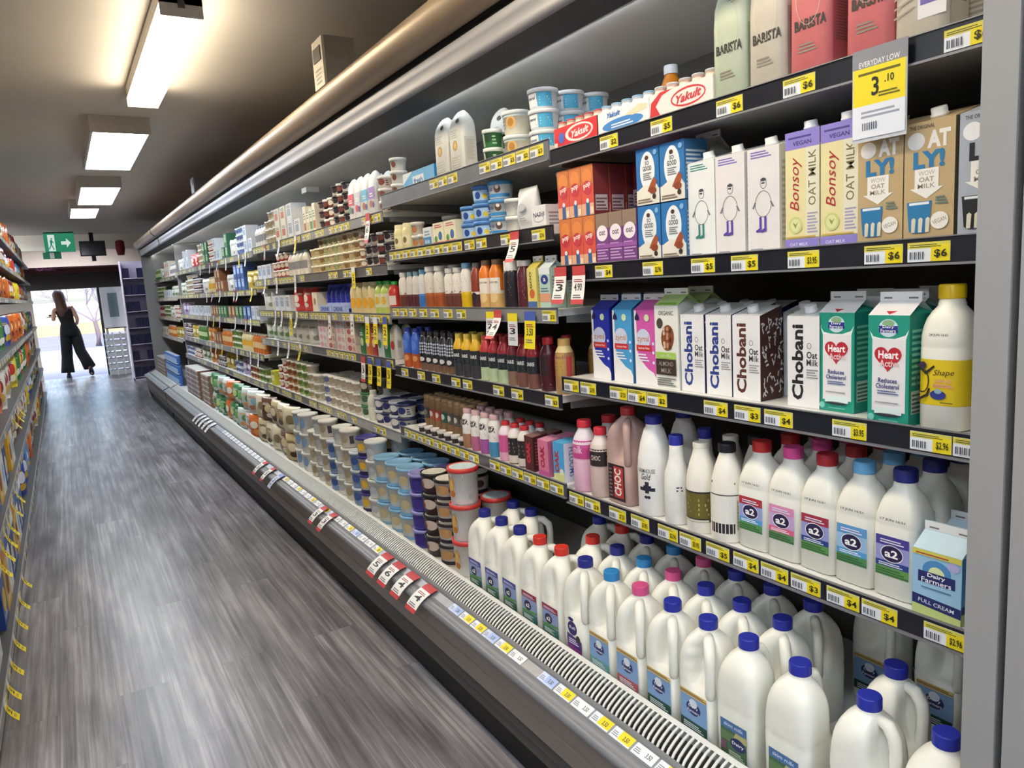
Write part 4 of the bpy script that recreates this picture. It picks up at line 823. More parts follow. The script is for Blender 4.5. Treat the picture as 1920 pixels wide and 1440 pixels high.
# small almond cartons in two layers, shrink-wrapped juice packs
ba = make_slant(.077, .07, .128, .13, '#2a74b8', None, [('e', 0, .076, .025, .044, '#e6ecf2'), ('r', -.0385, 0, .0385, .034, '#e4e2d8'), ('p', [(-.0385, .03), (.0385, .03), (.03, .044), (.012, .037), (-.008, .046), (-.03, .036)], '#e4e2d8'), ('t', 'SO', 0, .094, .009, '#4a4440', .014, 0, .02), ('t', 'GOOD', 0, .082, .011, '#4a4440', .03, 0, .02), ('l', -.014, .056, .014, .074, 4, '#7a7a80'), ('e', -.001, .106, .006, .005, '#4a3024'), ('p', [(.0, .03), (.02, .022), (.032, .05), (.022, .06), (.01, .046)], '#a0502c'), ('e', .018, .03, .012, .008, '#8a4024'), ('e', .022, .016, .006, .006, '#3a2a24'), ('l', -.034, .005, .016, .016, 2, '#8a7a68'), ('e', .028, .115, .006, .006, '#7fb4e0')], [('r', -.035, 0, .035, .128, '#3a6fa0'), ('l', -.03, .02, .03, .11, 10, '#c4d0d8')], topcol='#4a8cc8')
ba.name = 'drink_carton'
put(ba, 1.325, ZA, 'small blue almond drink carton', wa, 1.208, .035, rows=2, dx=.078, stack=2, dz=.131, dropend=1); put(ba, 1.244, ZA, 'small blue almond drink carton', wa, 1.208, .035, rows=2, dx=.078, stack=2, dz=.131, dropend=1)
gc = make_gable(.074, .072, .108, '#c8c8c6', '#b8b8b6', .03, [('l', -.03, .02, .03, .1, 12, '#8a8a8c')], [('l', -.03, .02, .03, .1, 12, '#6a6a70')])
put(gc, 1.245, ZA+.131, 'grey gable carton standing on the almond cartons', wa, 1.29, .036)
def multipack(cols, items, n=3, w=.053, h=.128, side='#8a3a3a', film='#d8a08a'):
    p = Proto('drink_multipack', 'drink pack')
    for k in range(n):
        b = MB(); y = (k-(n-1)/2)*w; b.box(-.025, y-w/2+.0007, 0, .025, y+w/2-.0007, h, M(cols[0], .4, var=.05)); art(b, flat_front(-.025, y), items, .0004)
        if k == 0: art(b, flat_side(-n*w/2+.0007), [('r', -.025, 0, .025, h, side), ('r', -.02, .01, .02, .05, '#d8c8c4'), ('l', -.018, .012, .018, .046, 4, '#7a5a58')])
        p.part('carton', b)
    return p
om = multipack(['#d8584c'], [('r', -.0258, .08, .0258, .128, '#cf7a44'), ('e', 0, .098, .02, .02, '#e08a4a'), ('e', 0, .07, .019, .018, '#c43a4a'), ('t', 'pop', 0, .074, .014, '#f2e4dc', .03, .2, .03), ('r', -.0258, 0, .0258, .03, '#e4b08c'), ('r', -.007, .0, .009, .034, '#3a5f9a'), ('e', .001, .037, .006, .006, '#d8e2ee'), ('r', .012, .004, .024, .02, '#f0dcc8')])
pm = multipack(['#7a4a8c'], [('r', -.0258, .09, .0258, .128, '#8f7a6a'), ('e', 0, .078, .022, .02, '#efe6ee'), ('t', 'oat', 0, .079, .013, '#6a5a78', .026, 0, .02), ('l', -.022, .012, .022, .056, 6, '#c49ad0'), ('r', -.0258, .04, .0258, .05, '#9a5aa8')], side='#6a3a7a')
put(om, 1.607, ZA, 'orange red drink pack, lower layer', wa, 1.207, .025, rows=2, dx=.055); put(pm, 1.447, ZA, 'purple shrink-wrapped drink pack', wa, 1.207, .025, rows=2, dx=.055)
put(om, 1.607, ZA+.1295, 'orange red drink pack on the upper layer', wa, 1.207, .025, rows=3, dx=.055)
dm = multipack(['#7a2430'], [('r', -.0258, .02, .0258, .06, '#c4b0b4'), ('l', -.02, .026, .02, .054, 4, '#5a3038'), ('r', -.0258, .0, .0258, .02, '#5a4a78')], n=3, w=.05, side='#6a2028')
put(dm, 1.44, ZA+.1295, 'dark red drink pack in shade behind', wa, 1.33, .025, rows=2, dx=.055)

# top shelf: pouches and fermented milk packs
ZB = H+.33; wb = W1('top shelf')
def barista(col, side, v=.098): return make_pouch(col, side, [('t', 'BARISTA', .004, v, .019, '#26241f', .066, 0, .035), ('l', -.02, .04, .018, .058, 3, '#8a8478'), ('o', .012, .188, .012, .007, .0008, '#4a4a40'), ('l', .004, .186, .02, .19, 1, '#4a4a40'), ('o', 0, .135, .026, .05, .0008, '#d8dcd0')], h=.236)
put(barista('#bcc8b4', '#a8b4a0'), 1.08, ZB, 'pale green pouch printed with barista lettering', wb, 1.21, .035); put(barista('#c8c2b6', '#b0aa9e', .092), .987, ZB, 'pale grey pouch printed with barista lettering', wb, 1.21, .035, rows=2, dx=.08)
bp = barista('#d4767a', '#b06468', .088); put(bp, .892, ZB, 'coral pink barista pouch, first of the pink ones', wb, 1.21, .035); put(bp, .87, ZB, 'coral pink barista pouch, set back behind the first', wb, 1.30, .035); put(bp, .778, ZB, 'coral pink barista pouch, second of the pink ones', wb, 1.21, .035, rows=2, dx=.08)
al = make_pouch('#d0c8b8', '#c4bcac', [('r', -.002, .03, .042, .2, '#e2e2e8'), ('t', 'almond', .018, .085, .016, '#2a2a34', .04, 0, .03), ('r', .002, .05, .042, .066, '#7264b4'), ('e', .012, .13, .012, .012, '#6a4a34')] + [('p', [(-.04, .04+.014*k), (-.008, .05+.014*k), (-.008, .053+.014*k), (-.04, .043+.014*k)], '#a89c88') for k in range(10)], h=.236)
put(al, .69, ZB, 'beige almond pouch with violet stripe', wb, 1.208, .035)
put(make_pouch('#cdc4b2', '#b8b09e', [('r', -.03, .03, .03, .12, '#d8d0c0'), ('l', -.026, .034, .026, .115, 10, '#b0a48c'), ('r', .02, .045, .04, .06, '#7a7888')], h=.236), .628, ZB, 'beige pouch pressed against the grey end panel', wb, 1.285, .035)
def ferment(wrap, logo, txtc, capc, body='#e8cfc0', name='fermented_milk_pack'):
    p = Proto(name, 'drink pack')
    for k in range(5):
        y = (k-2)*.0385; p.part('bottle', MB().lathe([(.017, 0), (.0185, .003), (.0185, .025), (.0155, .032), (.0155, .036), (.0178, .044), (.0178, .056), (.014, .063), (.0135, .068), (.0145, .0685), (.0145, .072), (.013, .073)], M(body, .35, var=.03), 14, c=(0, y)), None)
        p.part('foil_cap', MB().lathe([(.0148, .0706), (.0148, .0732), (.0135, .0742)], M(capc, .3), 14, c=(0, y)))
    b = MB(); b.box(-.0194, -.0955, .006, -.0189, .0955, .058, M(wrap, .35, var=.0)); b.box(-.0189, -.0962, .006, .019, -.0955, .058, M(wrap, .35, var=.0)); art(b, flat_front(-.0194), logo); p.part('wrapper', b); return p
y1 = ferment('#d8343c', [('e', .015, .033, .06, .022, '#e8e0e0'), ('e', .018, .033, .05, .017, '#d8343c'), ('t', 'Yakult', .02, .033, .018, '#f4e8e8', .075, .06, .03), ('e', -.062, .03, .013, .014, '#4a6ac8'), ('r', -.095, .006, -.08, .02, '#efd8d4')], '#fff', '#c8343c')
y2 = ferment('#dfeaf2', [('e', .0, .02, .075, .014, '#3f86d0'), ('p', [(.01, .036), (.06, .05), (.09, .046), (.09, .036), (.04, .03)], '#f0d8b8'), ('l', -.04, .014, .04, .026, 2, '#dfeaf6'), ('t', 'Yakult', -.03, .046, .012, '#2f6fb8', .05, 0, .03)], '#fff', '#8fc0e6', '#e4e8ee')
y3 = ferment('#efe4e2', [('p', [(-.095, .01), (-.06, .008), (-.075, .03), (-.055, .05), (-.02, .058), (-.06, .058), (-.09, .04)], '#cf2f38'), ('o', .025, .032, .052, .02, .004, '#cf2f38'), ('t', 'Yakult', .027, .032, .018, '#cf2f38', .075, .06, .03)], '#fff', '#cfd4da')
put(y1, 1.595, ZB, 'red wrapped pack of fermented milk bottles', wb, 1.208, .0195, rows=2, dx=.042); put(y2, 1.408, ZB, 'blue wrapped pack of fermented milk bottles', wb, 1.208, .0195, rows=2, dx=.042); put(y3, 1.215, ZB, 'white wrapped fermented milk pack with red swoosh', wb, 1.208, .0195)
oj = make_round_bottle('juice_bottle', GL(.034, 0, .16, .015), '#e08a1c', '#dfe2e8', .018, .022, [('r', -.04, .03, .04, .075, '#f0d8a0')])
put(oj, 1.43, ZB, 'orange juice bottle with white cap behind the packs', wb, 1.36, .034)

# ------------------------------------------------------------------ stock: bay two
tb = lambda r, h, side, lid, **k: make_tub(r, h, side, lid, **k)
def W(l, b): return l + ', ' + BW[b]
ZT = H+.35; q = W('top shelf', 2)
blue = tb(.043, .056, '#e4edf2', '#d8dde2', items=[('r', -.04, .008, .0, .042, '#e9eef2'), ('r', .002, .006, .045, .044, '#4fb0dc'), ('t', 'Natural', -.02, .03, .008, '#2a4a7a', .032, 0, .02), ('l', -.036, .012, -.004, .02, 2, '#7a8aa4'), ('l', .008, .014, .04, .036, 3, '#dff0f8')])
put(blue, 1.80, ZT, 'pale blue yoghurt tub', q, 1.21, .043, rows=3, dx=.092, stack=3, dz=.057, dropend=0)
tan = tb(.043, .07, '#efe9d6', '#dde2e4', items=[('e', .0, .036, .017, .019, '#d8b070'), ('e', .0, .036, .01, .012, '#b8843c'), ('r', -.05, .052, .05, .058, '#c8d8dc'), ('l', -.045, .02, -.02, .05, 3, '#8a8470')])
put(tan, 1.945, ZT, 'cream yoghurt tub with honey swirl', q, 1.21, .043, stack=2, dz=.071)
put(tb(.032, .05, '#e9edf2', '#e4e8ea', items=[('r', 0, .004, .03, .044, '#3a4a9c'), ('l', -.03, .01, -.006, .04, 3, '#6a7aa4')]), 1.9, ZT, 'small white tub with navy side', q, 1.32, .032, stack=2, dz=.051)
grn = tb(.031, .056, '#3f7f4a', '#e6eae6', items=[('e', 0, .03, .012, .014, '#20402a'), ('p', [(-.03, .006), (-.012, .006), (-.016, .046), (-.03, .046)], '#cfe4c8'), ('l', .014, .01, .028, .04, 3, '#a9d0a0')])
put(grn, 2.075, ZT, 'small green tub with white lid', q, 1.21, .031, stack=2, dz=.057, rows=2, dx=.066)
wp = make_pouch('#dedfd9', '#c9c8c2', [('e', .0, .1, .016, .017, '#b8923c'), ('e', 0, .1, .01, .011, '#d8b86a'), ('l', -.03, .125, .02, .155, 4, '#c0c4bc'), ('l', -.03, .03, .03, .07, 5, '#c8c8c0'), ('e', .02, .178, .012, .008, '#33373c')], w=.1, d=.062, h=.215, name='yoghurt_pouch')
put(wp, 2.2, ZT, 'white stand-up pouch with gold seal, set behind', q, 1.33, .031); put(wp, 2.275, ZT, 'white stand-up pouch with gold seal', q, 1.212, .031); put(wp, 2.392, ZT, 'white stand-up pouch with gold seal', q, 1.212, .031)
bx = make_box(.28, .1, .07, '#5fb0e4', [('p', [(-.14, .07), (-.05, .07), (-.14, .03)], '#dfeaf2'), ('r', -.05, .014, .05, .05, '#e4f0f8'), ('t', 'fresh', 0, .032, .02, '#2a6fb0', .08, 0, .03)], [('r', -.05, 0, .05, .07, '#2f86c8')])
put(bx, 2.59, ZT, 'blue and white open carton', q, 1.212, .05)
put(make_bag(.11, .05, .12, '#b8632a', [('e', -.02, .07, .018, .02, '#d88a4a'), ('e', .02, .09, .014, .016, '#8a3a1a'), ('e', 0, .03, .02, .014, '#efe2d4')]), 2.62, ZT, 'orange bag standing behind the blue carton', q, 1.345, .03)
put(tb(.034, .05, '#e6e0d8', '#e9e9e6', items=[('e', 0, .024, .011, .012, '#7a4a3a')]), 2.84, ZT, 'small white dessert tub', q, 1.21, .034, stack=3, dz=.051)

ZT = H+.132; q = W('second shelf', 2)
ns = make_box(.072, .06, .066, '#e6e7ea', [('t', 'NASHI', 0, .04, .013, '#3a3a5a', .056, .0, .02), ('o', 0, .028, .026, .01, .0016, '#5a5f9a')], [('l', -.02, .01, .02, .05, 4, '#9a9aa8')], name='dairy_box')
put(ns, 1.79, ZT, 'small white dairy box with navy lettering', q, 1.21, .03, stack=1); put(ns, 1.75, ZT, 'white dairy box in the rear row', q, 1.33, .03, stack=2, dz=.067)
put(make_bag(.1, .05, .13, '#dfe1e4', [('e', 0, .07, .02, .012, '#c0c4cc'), ('l', -.02, .03, .02, .05, 3, '#b0b4bc')]), 1.885, ZT, 'white crinkled bag', q, 1.212, .03)
put(tb(.03, .052, '#dcdcd6', '#e4e4e2', items=[('l', -.025, .01, .025, .04, 4, '#8a8678')]), 1.965, ZT, 'small white tub with fine print', q, 1.21, .03, stack=2, dz=.053)
put(tb(.043, .09, '#e8e9ea', '#eceeee', items=[('t', 'LITE', 0, .05, .03, '#3a3f7a', .05, .3, .03)]), 1.92, ZT, 'tall white tub in the rear row', q, 1.38, .043, stack=2, dz=.091)
dog = tb(.041, .056, '#dfe6ec', '#4a8fc8', items=[('r', -.05, .006, .05, .016, '#3f8fcc'), ('e', .008, .031, .011, .012, '#5a4238'), ('e', .008, .037, .006, .006, '#efe6dc'), ('t', 'YOGO', -.02, .03, .009, '#3a4a8a', .024, 0, .03)])
put(dog, 2.06, ZT, 'white yoghurt tub with blue rim and animal picture', q, 1.21, .041, stack=3, dz=.057)
bl2 = tb(.041, .056, '#6f9fd8', '#4f86cc', items=[('r', -.04, .008, .03, .04, '#a4c8ec'), ('e', -.005, .024, .011, .012, '#2a4a9a'), ('l', .014, .012, .038, .036, 3, '#dfe9f6'), ('e', .02, .02, .008, .008, '#e4c83a')])
put(bl2, 2.165, ZT, 'sky blue yoghurt tub', q, 1.21, .041, stack=3, dz=.057); put(bl2, 2.255, ZT, 'sky blue yoghurt tub', q, 1.21, .041, stack=2, dz=.057)
cbx = make_box(.085, .07, .078, '#efe9c8', [('r', -.0425, .058, .0425, .078, '#e8e4d0'), ('e', .015, .03, .015, .016, '#3a6fb0'), ('e', -.02, .02, .012, .012, '#5a9a4a'), ('l', -.03, .06, .03, .074, 2, '#c84a3a'), ('r', -.0425, 0, .0425, .01, '#d86a4a')], name='dairy_box')
put(cbx, 2.355, ZT, 'cream dairy box with blue motif', q, 1.21, .035); put(cbx, 2.45, ZT, 'cream dairy box with blue motif', q, 1.21, .035)
cb2 = make_box(.07, .07, .07, '#e4e7ea', [('r', -.035, 0, .035, .034, '#3f8fc4'), ('l', -.024, .04, .024, .062, 2, '#8aa0b4'), ('t', 'kids', 0, .018, .016, '#e4f0f8', .04, 0, .02)], name='dairy_box'); put(cb2, 2.545, ZT, 'white dairy box with blue lower half', q, 1.21, .035)
sm = tb(.026, .05, '#d8cfc0', '#e4e0d8', items=[('e', 0, .02, .012, .011, '#c8824a')]); put(sm, 2.62, ZT, 'small beige dessert pot', q, 1.21, .026, stack=1); put(sm, 2.68, ZT, 'small beige dessert pot', q, 1.21, .026, stack=2, dz=.051)
put(tb(.036, .06, '#cfcfd0', '#dfdfe0', items=[('e', 0, .03, .016, .012, '#8a3a3a')]), 2.66, ZT, 'grey white tub in the rear row', q, 1.34, .036, stack=2, dz=.061, rows=2, dx=.08); put(tb(.036, .06, '#d4d0cc', '#a8484a', items=[('e', 0, .03, .016, .012, '#4a7a4a')]), 2.5, ZT, 'red lidded tub in the rear row', q, 1.34, .036, stack=2, dz=.061)
crm = make_round_bottle('sauce_jar', [(.026, 0), (.028, .003), (.028, .075), (.024, .088), (.022, .09)], '#e4dca8', '#efe6b8', .024, .02, [('r', -.024, .02, .024, .06, '#efe8c4'), ('e', 0, .04, .01, .012, '#8a7a4a')]); put(crm, 2.77, ZT, 'cream yellow jar', q, 1.21, .028); put(crm, 2.855, ZT, 'cream yellow jar', q, 1.21, .028, rows=2, dx=.065)

# third shelf: flavoured milk and juice bottles
ZT = H-.1; q = W('third shelf', 2)
def fb(r, h, cols, cap, items, capw=.62, sh=.72): return make_round_bottle('drink_bottle', [(r*.94, 0), (r, .004), (r, h*.3), (r, h*.36), (r, h*sh), (r*.9, h*(sh+.06)), (r*.66, h*(sh+.14)), (r*.58, h*.9)], cols[2], cap, r*capw, h*.12, items, [cols[0], cols[0], cols[1], cols[2], cols[2], cols[2], cols[2]])
milkw = '#e2ddd6'
put(make_gable(.055, .055, .118, '#b8d4cc', '#d4e0e4', .02, [('e', 0, .085, .019, .014, '#2a3a8c'), ('t', 'a', 0, .085, .01, '#ffffff', .012, 0, .02), ('r', -.0275, .02, .0275, .045, '#e0a080'), ('l', -.02, .05, .02, .065, 2, '#5a7a8a'), ('r', -.0275, .1, .0275, .118, '#e4ecf0')], [('l', -.02, .02, .02, .1, 8, '#8aa8a0')]), 1.782, ZT, 'pale green small milk carton', q, 1.212, .0275, rows=2, dx=.06)
put(make_gable(.05, .055, .12, '#e2d478', '#d4c45a', .02, [('r', -.025, .07, .025, .12, '#e4d880'), ('t', 'GOO', -.006, .085, .012, '#3a3420', .05, pi/2, .03), ('e', .0, .045, .014, .014, '#d86a3a'), ('r', -.025, 0, .025, .022, '#4a6fae')], [('l', -.02, .02, .02, .1, 8, '#a49a50')]), 1.85, ZT, 'yellow small milk carton', q, 1.212, .0275)
put(fb(.0245, .148, ('#5a2430', '#5a2430', '#6a2834'), '#d4cfcc', [('l', -.01, .03, .014, .09, 6, '#a87a80')], .9), 1.925, ZT, 'dark red iced drink bottle with white cap', q, 1.212, .0245)
put(make_round_bottle('drink_bottle', [(.031, 0), (.0325, .004), (.0325, .108), (.031, .116), (.0285, .12)], '#2a2228', '#dfe0e2', .03, .034, [('l', -.02, .04, .012, .098, 7, '#7a7078')]), 2.005, ZT, 'black protein bottle with domed white cap', q, 1.212, .0325)
orb = fb(.0255, .16, ('#d8b070', '#e4dfd2', '#e07a1e'), '#8a6a4a', [('r', -.026, .055, .026, .1, '#ece6dc'), ('e', 0, .035, .016, .016, '#e8c890'), ('t', 'juice', 0, .085, .011, '#8a8478', .034, 0, .02)]); put(orb, 2.095, ZT, 'orange juice bottle with white label', q, 1.212, .0255, rows=2, dx=.06); put(orb, 2.165, ZT, 'orange juice bottle with white label', q, 1.212, .0255, rows=2, dx=.06)
put(fb(.022, .155, ('#4a2a34', '#e4dfe0', '#8a3a24'), '#6a6664', [('e', 0, .04, .012, .014, '#2a2028')]), 2.225, ZT, 'brown drink bottle with white band', q, 1.212, .022)
put(fb(.0235, .158, ('#e0b818', '#e8c830', '#e6e2dc'), '#6f9fc0', [('l', -.014, .09, .014, .11, 2, '#8a8a90')], .75), 2.30, ZT, 'white and yellow flavoured milk bottle, blue cap', q, 1.212, .0235)
brn = fb(.0235, .145, ('#6a3a30', '#7a463a', milkw), '#d0ccc6', [('p', [(-.028, .05), (-.02, .062), (-.01, .05), (0, .064), (.012, .05), (.02, .062), (.028, .05)], '#7a463a'), ('l', -.016, .084, .016, .1, 2, '#7a7470')], .8); car = fb(.026, .158, ('#a8582e', '#b8663a', '#dcd6cc'), '#d8d4cc', [('p', [(-.028, .055), (-.014, .074), (.0, .064), (.016, .076), (.028, .055)], '#b8663a'), ('l', -.018, .09, .018, .112, 3, '#7a7470')], .85); blu = fb(.021, .15, ('#3f78c4', '#4a86d0', '#d8d8d6'), '#6a9fc4', [('l', -.012, .085, .012, .1, 2, '#7a7a80')], .7); mar = fb(.0215, .145, ('#5a2a34', '#6a3440', '#d6d0ca'), '#7a98a8', [('l', -.012, .085, .012, .1, 2, '#7a7a80')], .7)
for pr, y, d in ((brn, 2.37, 'white and brown flavoured milk bottle'), (brn, 2.435, 'white and brown flavoured milk bottle'), (car, 2.52, 'white and caramel flavoured milk bottle'), (car, 2.6, 'white and caramel flavoured milk bottle'), (blu, 2.672, 'white and blue flavoured milk bottle'), (mar, 2.73, 'white and maroon flavoured milk bottle'), (mar, 2.79, 'white and maroon flavoured milk bottle'), (brn, 2.86, 'white and brown flavoured milk bottle')): put(pr, y, ZT, d, q, 1.212, .026, rows=2, dx=.06)

# fourth shelf: iced coffee
ZT = H-.35; q = W('fourth shelf', 2)
jt = make_round_bottle('juice_bottle', [(.028, 0), (.0295, .004), (.0295, .105), (.027, .122), (.018, .14), (.0165, .146)], '#8a5a44', '#d4a860', .0185, .02, [('r', -.012, .05, .016, .12, '#b8924e'), ('r', -.05, .05, -.02, .11, '#a83a34'), ('l', -.01, .06, .012, .1, 4, '#8a6a34'), ('r', .022, .05, .04, .11, '#b04038')], ['#b08a5c', '#b08a5c', '#9a6a4a', '#d8c48a', '#c8b070', '#c8b070'])
put(jt, 1.745, ZT, 'apple juice bottle with gold cap', q, 1.214, .0295); put(jt, 1.735, ZT, 'shaded juice bottle in the rear row', q, 1.33, .03)
jr = make_round_bottle('juice_bottle', [(.025, 0), (.0265, .004), (.0265, .108), (.024, .122), (.016, .136), (.015, .146)], '#4a1824', '#c8303a', .0165, .02, [('r', -.014, .05, .012, .11, '#2a1a20'), ('r', -.024, .045, -.016, .12, '#9a5a60'), ('l', -.01, .02, .02, .026, 1, '#c8a0a0')]); put(jr, 1.825, ZT, 'dark red juice bottle with red cap', q, 1.214, .0265, rows=2, dx=.07)
def dare(shc, capc, low, mid='#20262c'): return fb(.0245, .158, (low, mid, shc), capc, [('r', -.03, .048, .03, .098, mid), ('t', 'DARE', -.002, .078, .012, '#e4e4e2', .032, 0, .03), ('l', -.012, .054, .014, .064, 2, '#8a8a90'), ('r', -.03, .098, .03, .1, '#3a3a3e')], .62, .68)
dr = dare('#9a242e', '#8a1f28', '#7a5048'); d1 = dare('#b83038', '#a82a30', '#bccca8'); dg = dare('#7a2430', '#7a2028', '#8a6a5a')
for pr, y, d in ((dr, 1.895, 'dark iced coffee bottle, wine red shoulder'), (dr, 1.955, 'dark iced coffee bottle, wine red shoulder'), (dg, 2.015, 'dark iced coffee bottle, wine red shoulder'), (d1, 2.075, 'iced coffee bottle, red shoulder, pale base'), (d1, 2.135, 'iced coffee bottle, red shoulder, pale base'), (d1, 2.195, 'iced coffee bottle, red shoulder, pale base')): put(pr, y, ZT, d, q, 1.212, .0245, rows=2, dx=.058)
dy = dare('#e0b42a', '#d8c04a', '#3a3a42')
for y in (2.265, 2.33, 2.395): put(dy, y, ZT, 'iced coffee bottle with yellow shoulder', q, 1.212, .0245, rows=2, dx=.058)
bw = fb(.0235, .155, ('#7a5a48', '#1a1a20', '#1c1c26'), '#2a2428', [('r', -.028, .03, .028, .1, '#1c1c24')] + [('e', -.02+.009*(k % 5), .108-.012*(k//5), .0032, .0045, '#c8cede') for k in range(20)] + [('e', 0, .045, .012, .009, '#d8d4d0')], .6, .72)
for y in (2.455, 2.515, 2.575, 2.635, 2.695): put(bw, y, ZT, 'black bottle with white speckled label', q, 1.212, .0235, rows=2, dx=.056)
bb = fb(.0235, .165, ('#c05a30', '#a8502e', '#3f66c8'), '#3a4ab0', [('e', 0, .095, .014, .02, '#5a86dc'), ('e', .004, .04, .012, .012, '#d89a5a')], .6, .72)
for y in (2.775, 2.86): put(bb, y, ZT, 'blue and orange drink bottle', q, 1.212, .0235, rows=2, dx=.056)

# lowest shelf: small flavoured milks
ZT = H-.615; q = W('lowest shelf', 2)
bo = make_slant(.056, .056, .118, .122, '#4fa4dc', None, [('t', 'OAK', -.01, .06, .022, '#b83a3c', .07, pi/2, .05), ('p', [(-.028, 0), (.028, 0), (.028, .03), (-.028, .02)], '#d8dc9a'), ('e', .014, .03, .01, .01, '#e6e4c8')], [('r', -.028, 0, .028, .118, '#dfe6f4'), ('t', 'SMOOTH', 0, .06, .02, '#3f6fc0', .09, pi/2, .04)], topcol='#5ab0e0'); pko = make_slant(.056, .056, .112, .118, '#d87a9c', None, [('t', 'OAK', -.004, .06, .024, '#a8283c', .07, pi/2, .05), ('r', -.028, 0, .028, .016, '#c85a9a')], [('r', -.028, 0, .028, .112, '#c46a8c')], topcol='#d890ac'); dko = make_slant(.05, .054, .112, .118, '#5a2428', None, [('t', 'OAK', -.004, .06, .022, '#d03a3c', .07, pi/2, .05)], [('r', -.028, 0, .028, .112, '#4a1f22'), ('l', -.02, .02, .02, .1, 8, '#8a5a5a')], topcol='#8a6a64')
put(bo, 1.752, ZT, 'sky blue chocolate milk carton with red lettering', q, 1.208, .028, rows=2, dx=.06); put(pko, 1.835, ZT, 'pink milk carton with red lettering', q, 1.208, .028, rows=2, dx=.06); put(dko, 1.915, ZT, 'dark maroon milk carton with red lettering', q, 1.208, .027, rows=2, dx=.06)
sc_ = slim(.0255, .138, '#d8c8c0', '#c83038', [('r', -.03, .03, .03, .088, '#2a2226'), ('l', -.01, .04, .012, .08, 3, '#c8b0a0')], ['#5a3a34', '#e0d4cc', '#e0d4cc', '#2e2528', '#d8c8c0', '#e8e0dc', '#e8e0dc', '#e8e0dc', '#e8e0dc']); sp_ = slim(.0255, .138, '#e4a8c0', '#c83038', [('r', -.03, .03, .03, .088, '#d05a94')], ['#e4a8c0', '#e4a8c0', '#e4a8c0', '#d05a94', '#e4a8c0', '#ecd8e2', '#ecd8e2', '#ecd8e2', '#ecd8e2'])
put(sc_, 1.975, ZT, 'small chocolate milk bottle with red cap', q, 1.208, .0255, rows=2, dx=.06); put(sc_, 2.035, ZT, 'small chocolate milk bottle with red cap', q, 1.208, .0255, rows=2, dx=.06); put(sp_, 2.095, ZT, 'small pink milk bottle with red cap', q, 1.208, .0255, rows=2, dx=.06)
e2 = [fb(.0245, .148, (c, c, '#e6e2de'), '#d8b0b4', [('t', '82', 0, .098, .024, '#3a3a3e', .03, 0, .05), ('l', -.014, .066, .014, .078, 2, '#6a5a6a'), ('p', [(-.02, .02), (.02, .03), (.02, .05), (-.02, .04)], c2)], .72) for c, c2 in (('#4a90b8', '#2f7fb0'), ('#a85aa0', '#b86ab0'), ('#b86a8c', '#a85a9c'), ('#a87a5c', '#c8926a'))]
for pr, y, d in ((e2[0], 2.165, 'white bottle printed 82, blue base'), (e2[1], 2.23, 'white bottle printed 82, violet base'), (e2[2], 2.295, 'white bottle printed 82, rose base'), (e2[3], 2.36, 'white bottle printed 82, tan base')): put(pr, y, ZT, d, q, 1.208, .0245, rows=2, dx=.058)
def cof(lab, lab2): return make_round_bottle('coffee_bottle', [(.0205, 0), (.022, .003), (.022, .04), (.022, .1), (.021, .118), (.0185, .132)], '#7a5a42', '#b4946a', .0195, .016, [('r', -.03, .045, .03, .09, lab), ('e', -.004, .07, .011, .012, lab2), ('l', -.012, .05, .014, .058, 1, '#d8d0c4')], ['#8a6a4a', '#8a6a4a', '#8a6a4a', '#96734e', '#a4845a'])
cf = [cof('#4a4640', '#8a8478'), cof('#5a5650', '#d8d4cc'), cof('#2f5a4a', '#c8d8d0'), cof('#b04a3c', '#e0d4c4')]
for i, y in enumerate((2.425, 2.48, 2.535, 2.59, 2.645, 2.70, 2.755, 2.81)): put(cf[(0, 0, 1, 1, 2, 3, 3, 0)[i]], y, ZT, 'bottled coffee with light brown cap', q, 1.262, .022, rows=2, dx=.05)
pt_ = tb(.017, .03, '#26222a', '#dcd6d4')
for i in range(7): put(pt_, 2.40+.06*i, ZT, 'tiny black pot with white lid', q, 1.206, .018)

# ------------------------------------------------------------------ chiller floor, bays two to seven
ZF = H-1.05; q = W('chiller floor', 2)
rt_ = tb(.054, .132, '#e6e6e4', '#d8423c', lidart='#c8dce4', items=[('p', [(-.03, .03), (-.012, .026), (.0, .05), (-.004, .08), (-.014, .1), (-.026, .09), (-.034, .06)], '#d8922e'), ('e', -.02, .07, .009, .022, '#e4b04a'), ('e', -.016, .04, .012, .012, '#b8701e'), ('r', .045, .02, .062, .04, '#b4b0b0'), ('l', -.02, .104, .03, .114, 1, '#d8d8d8')], taper=.9, lidh=.016, n=32)
put(rt_, 2.262, ZF, 'large white tub with red lid and biscuit picture', q, 1.088, .056, stack=3, dz=.133); put(rt_, 2.262, ZF, 'large white tub with red lid, rear row', q, 1.215, .056, stack=2, dz=.133)
blk = tb(.052, .082, '#d8d0c8', '#1c1a1c', lidart='#e2dcd4', items=[('r', -.08, .006, .08, .02, '#26222a'), ('e', .004, .044, .03, .018, '#b88a5a'), ('l', -.05, .034, -.028, .06, 3, '#6a5a50'), ('e', .045, .044, .016, .014, '#4a3430')], n=28)
bl3 = tb(.052, .082, '#3a2a2c', '#1c1a1c', lidart='#d8d4c8', items=[('e', .0, .044, .03, .02, '#c8b4a8'), ('e', -.03, .04, .014, .014, '#7a3a34'), ('l', .03, .03, .05, .056, 3, '#b8a8a0')], n=28)
put(blk, 2.385, ZF, 'dip tub with black lid and pale label', q, 1.09, .053, stack=4, dz=.083, rows=2, dx=.115); put(bl3, 2.505, ZF, 'dark dip tub with black lid', q, 1.09, .053, stack=4, dz=.083, rows=2, dx=.115)
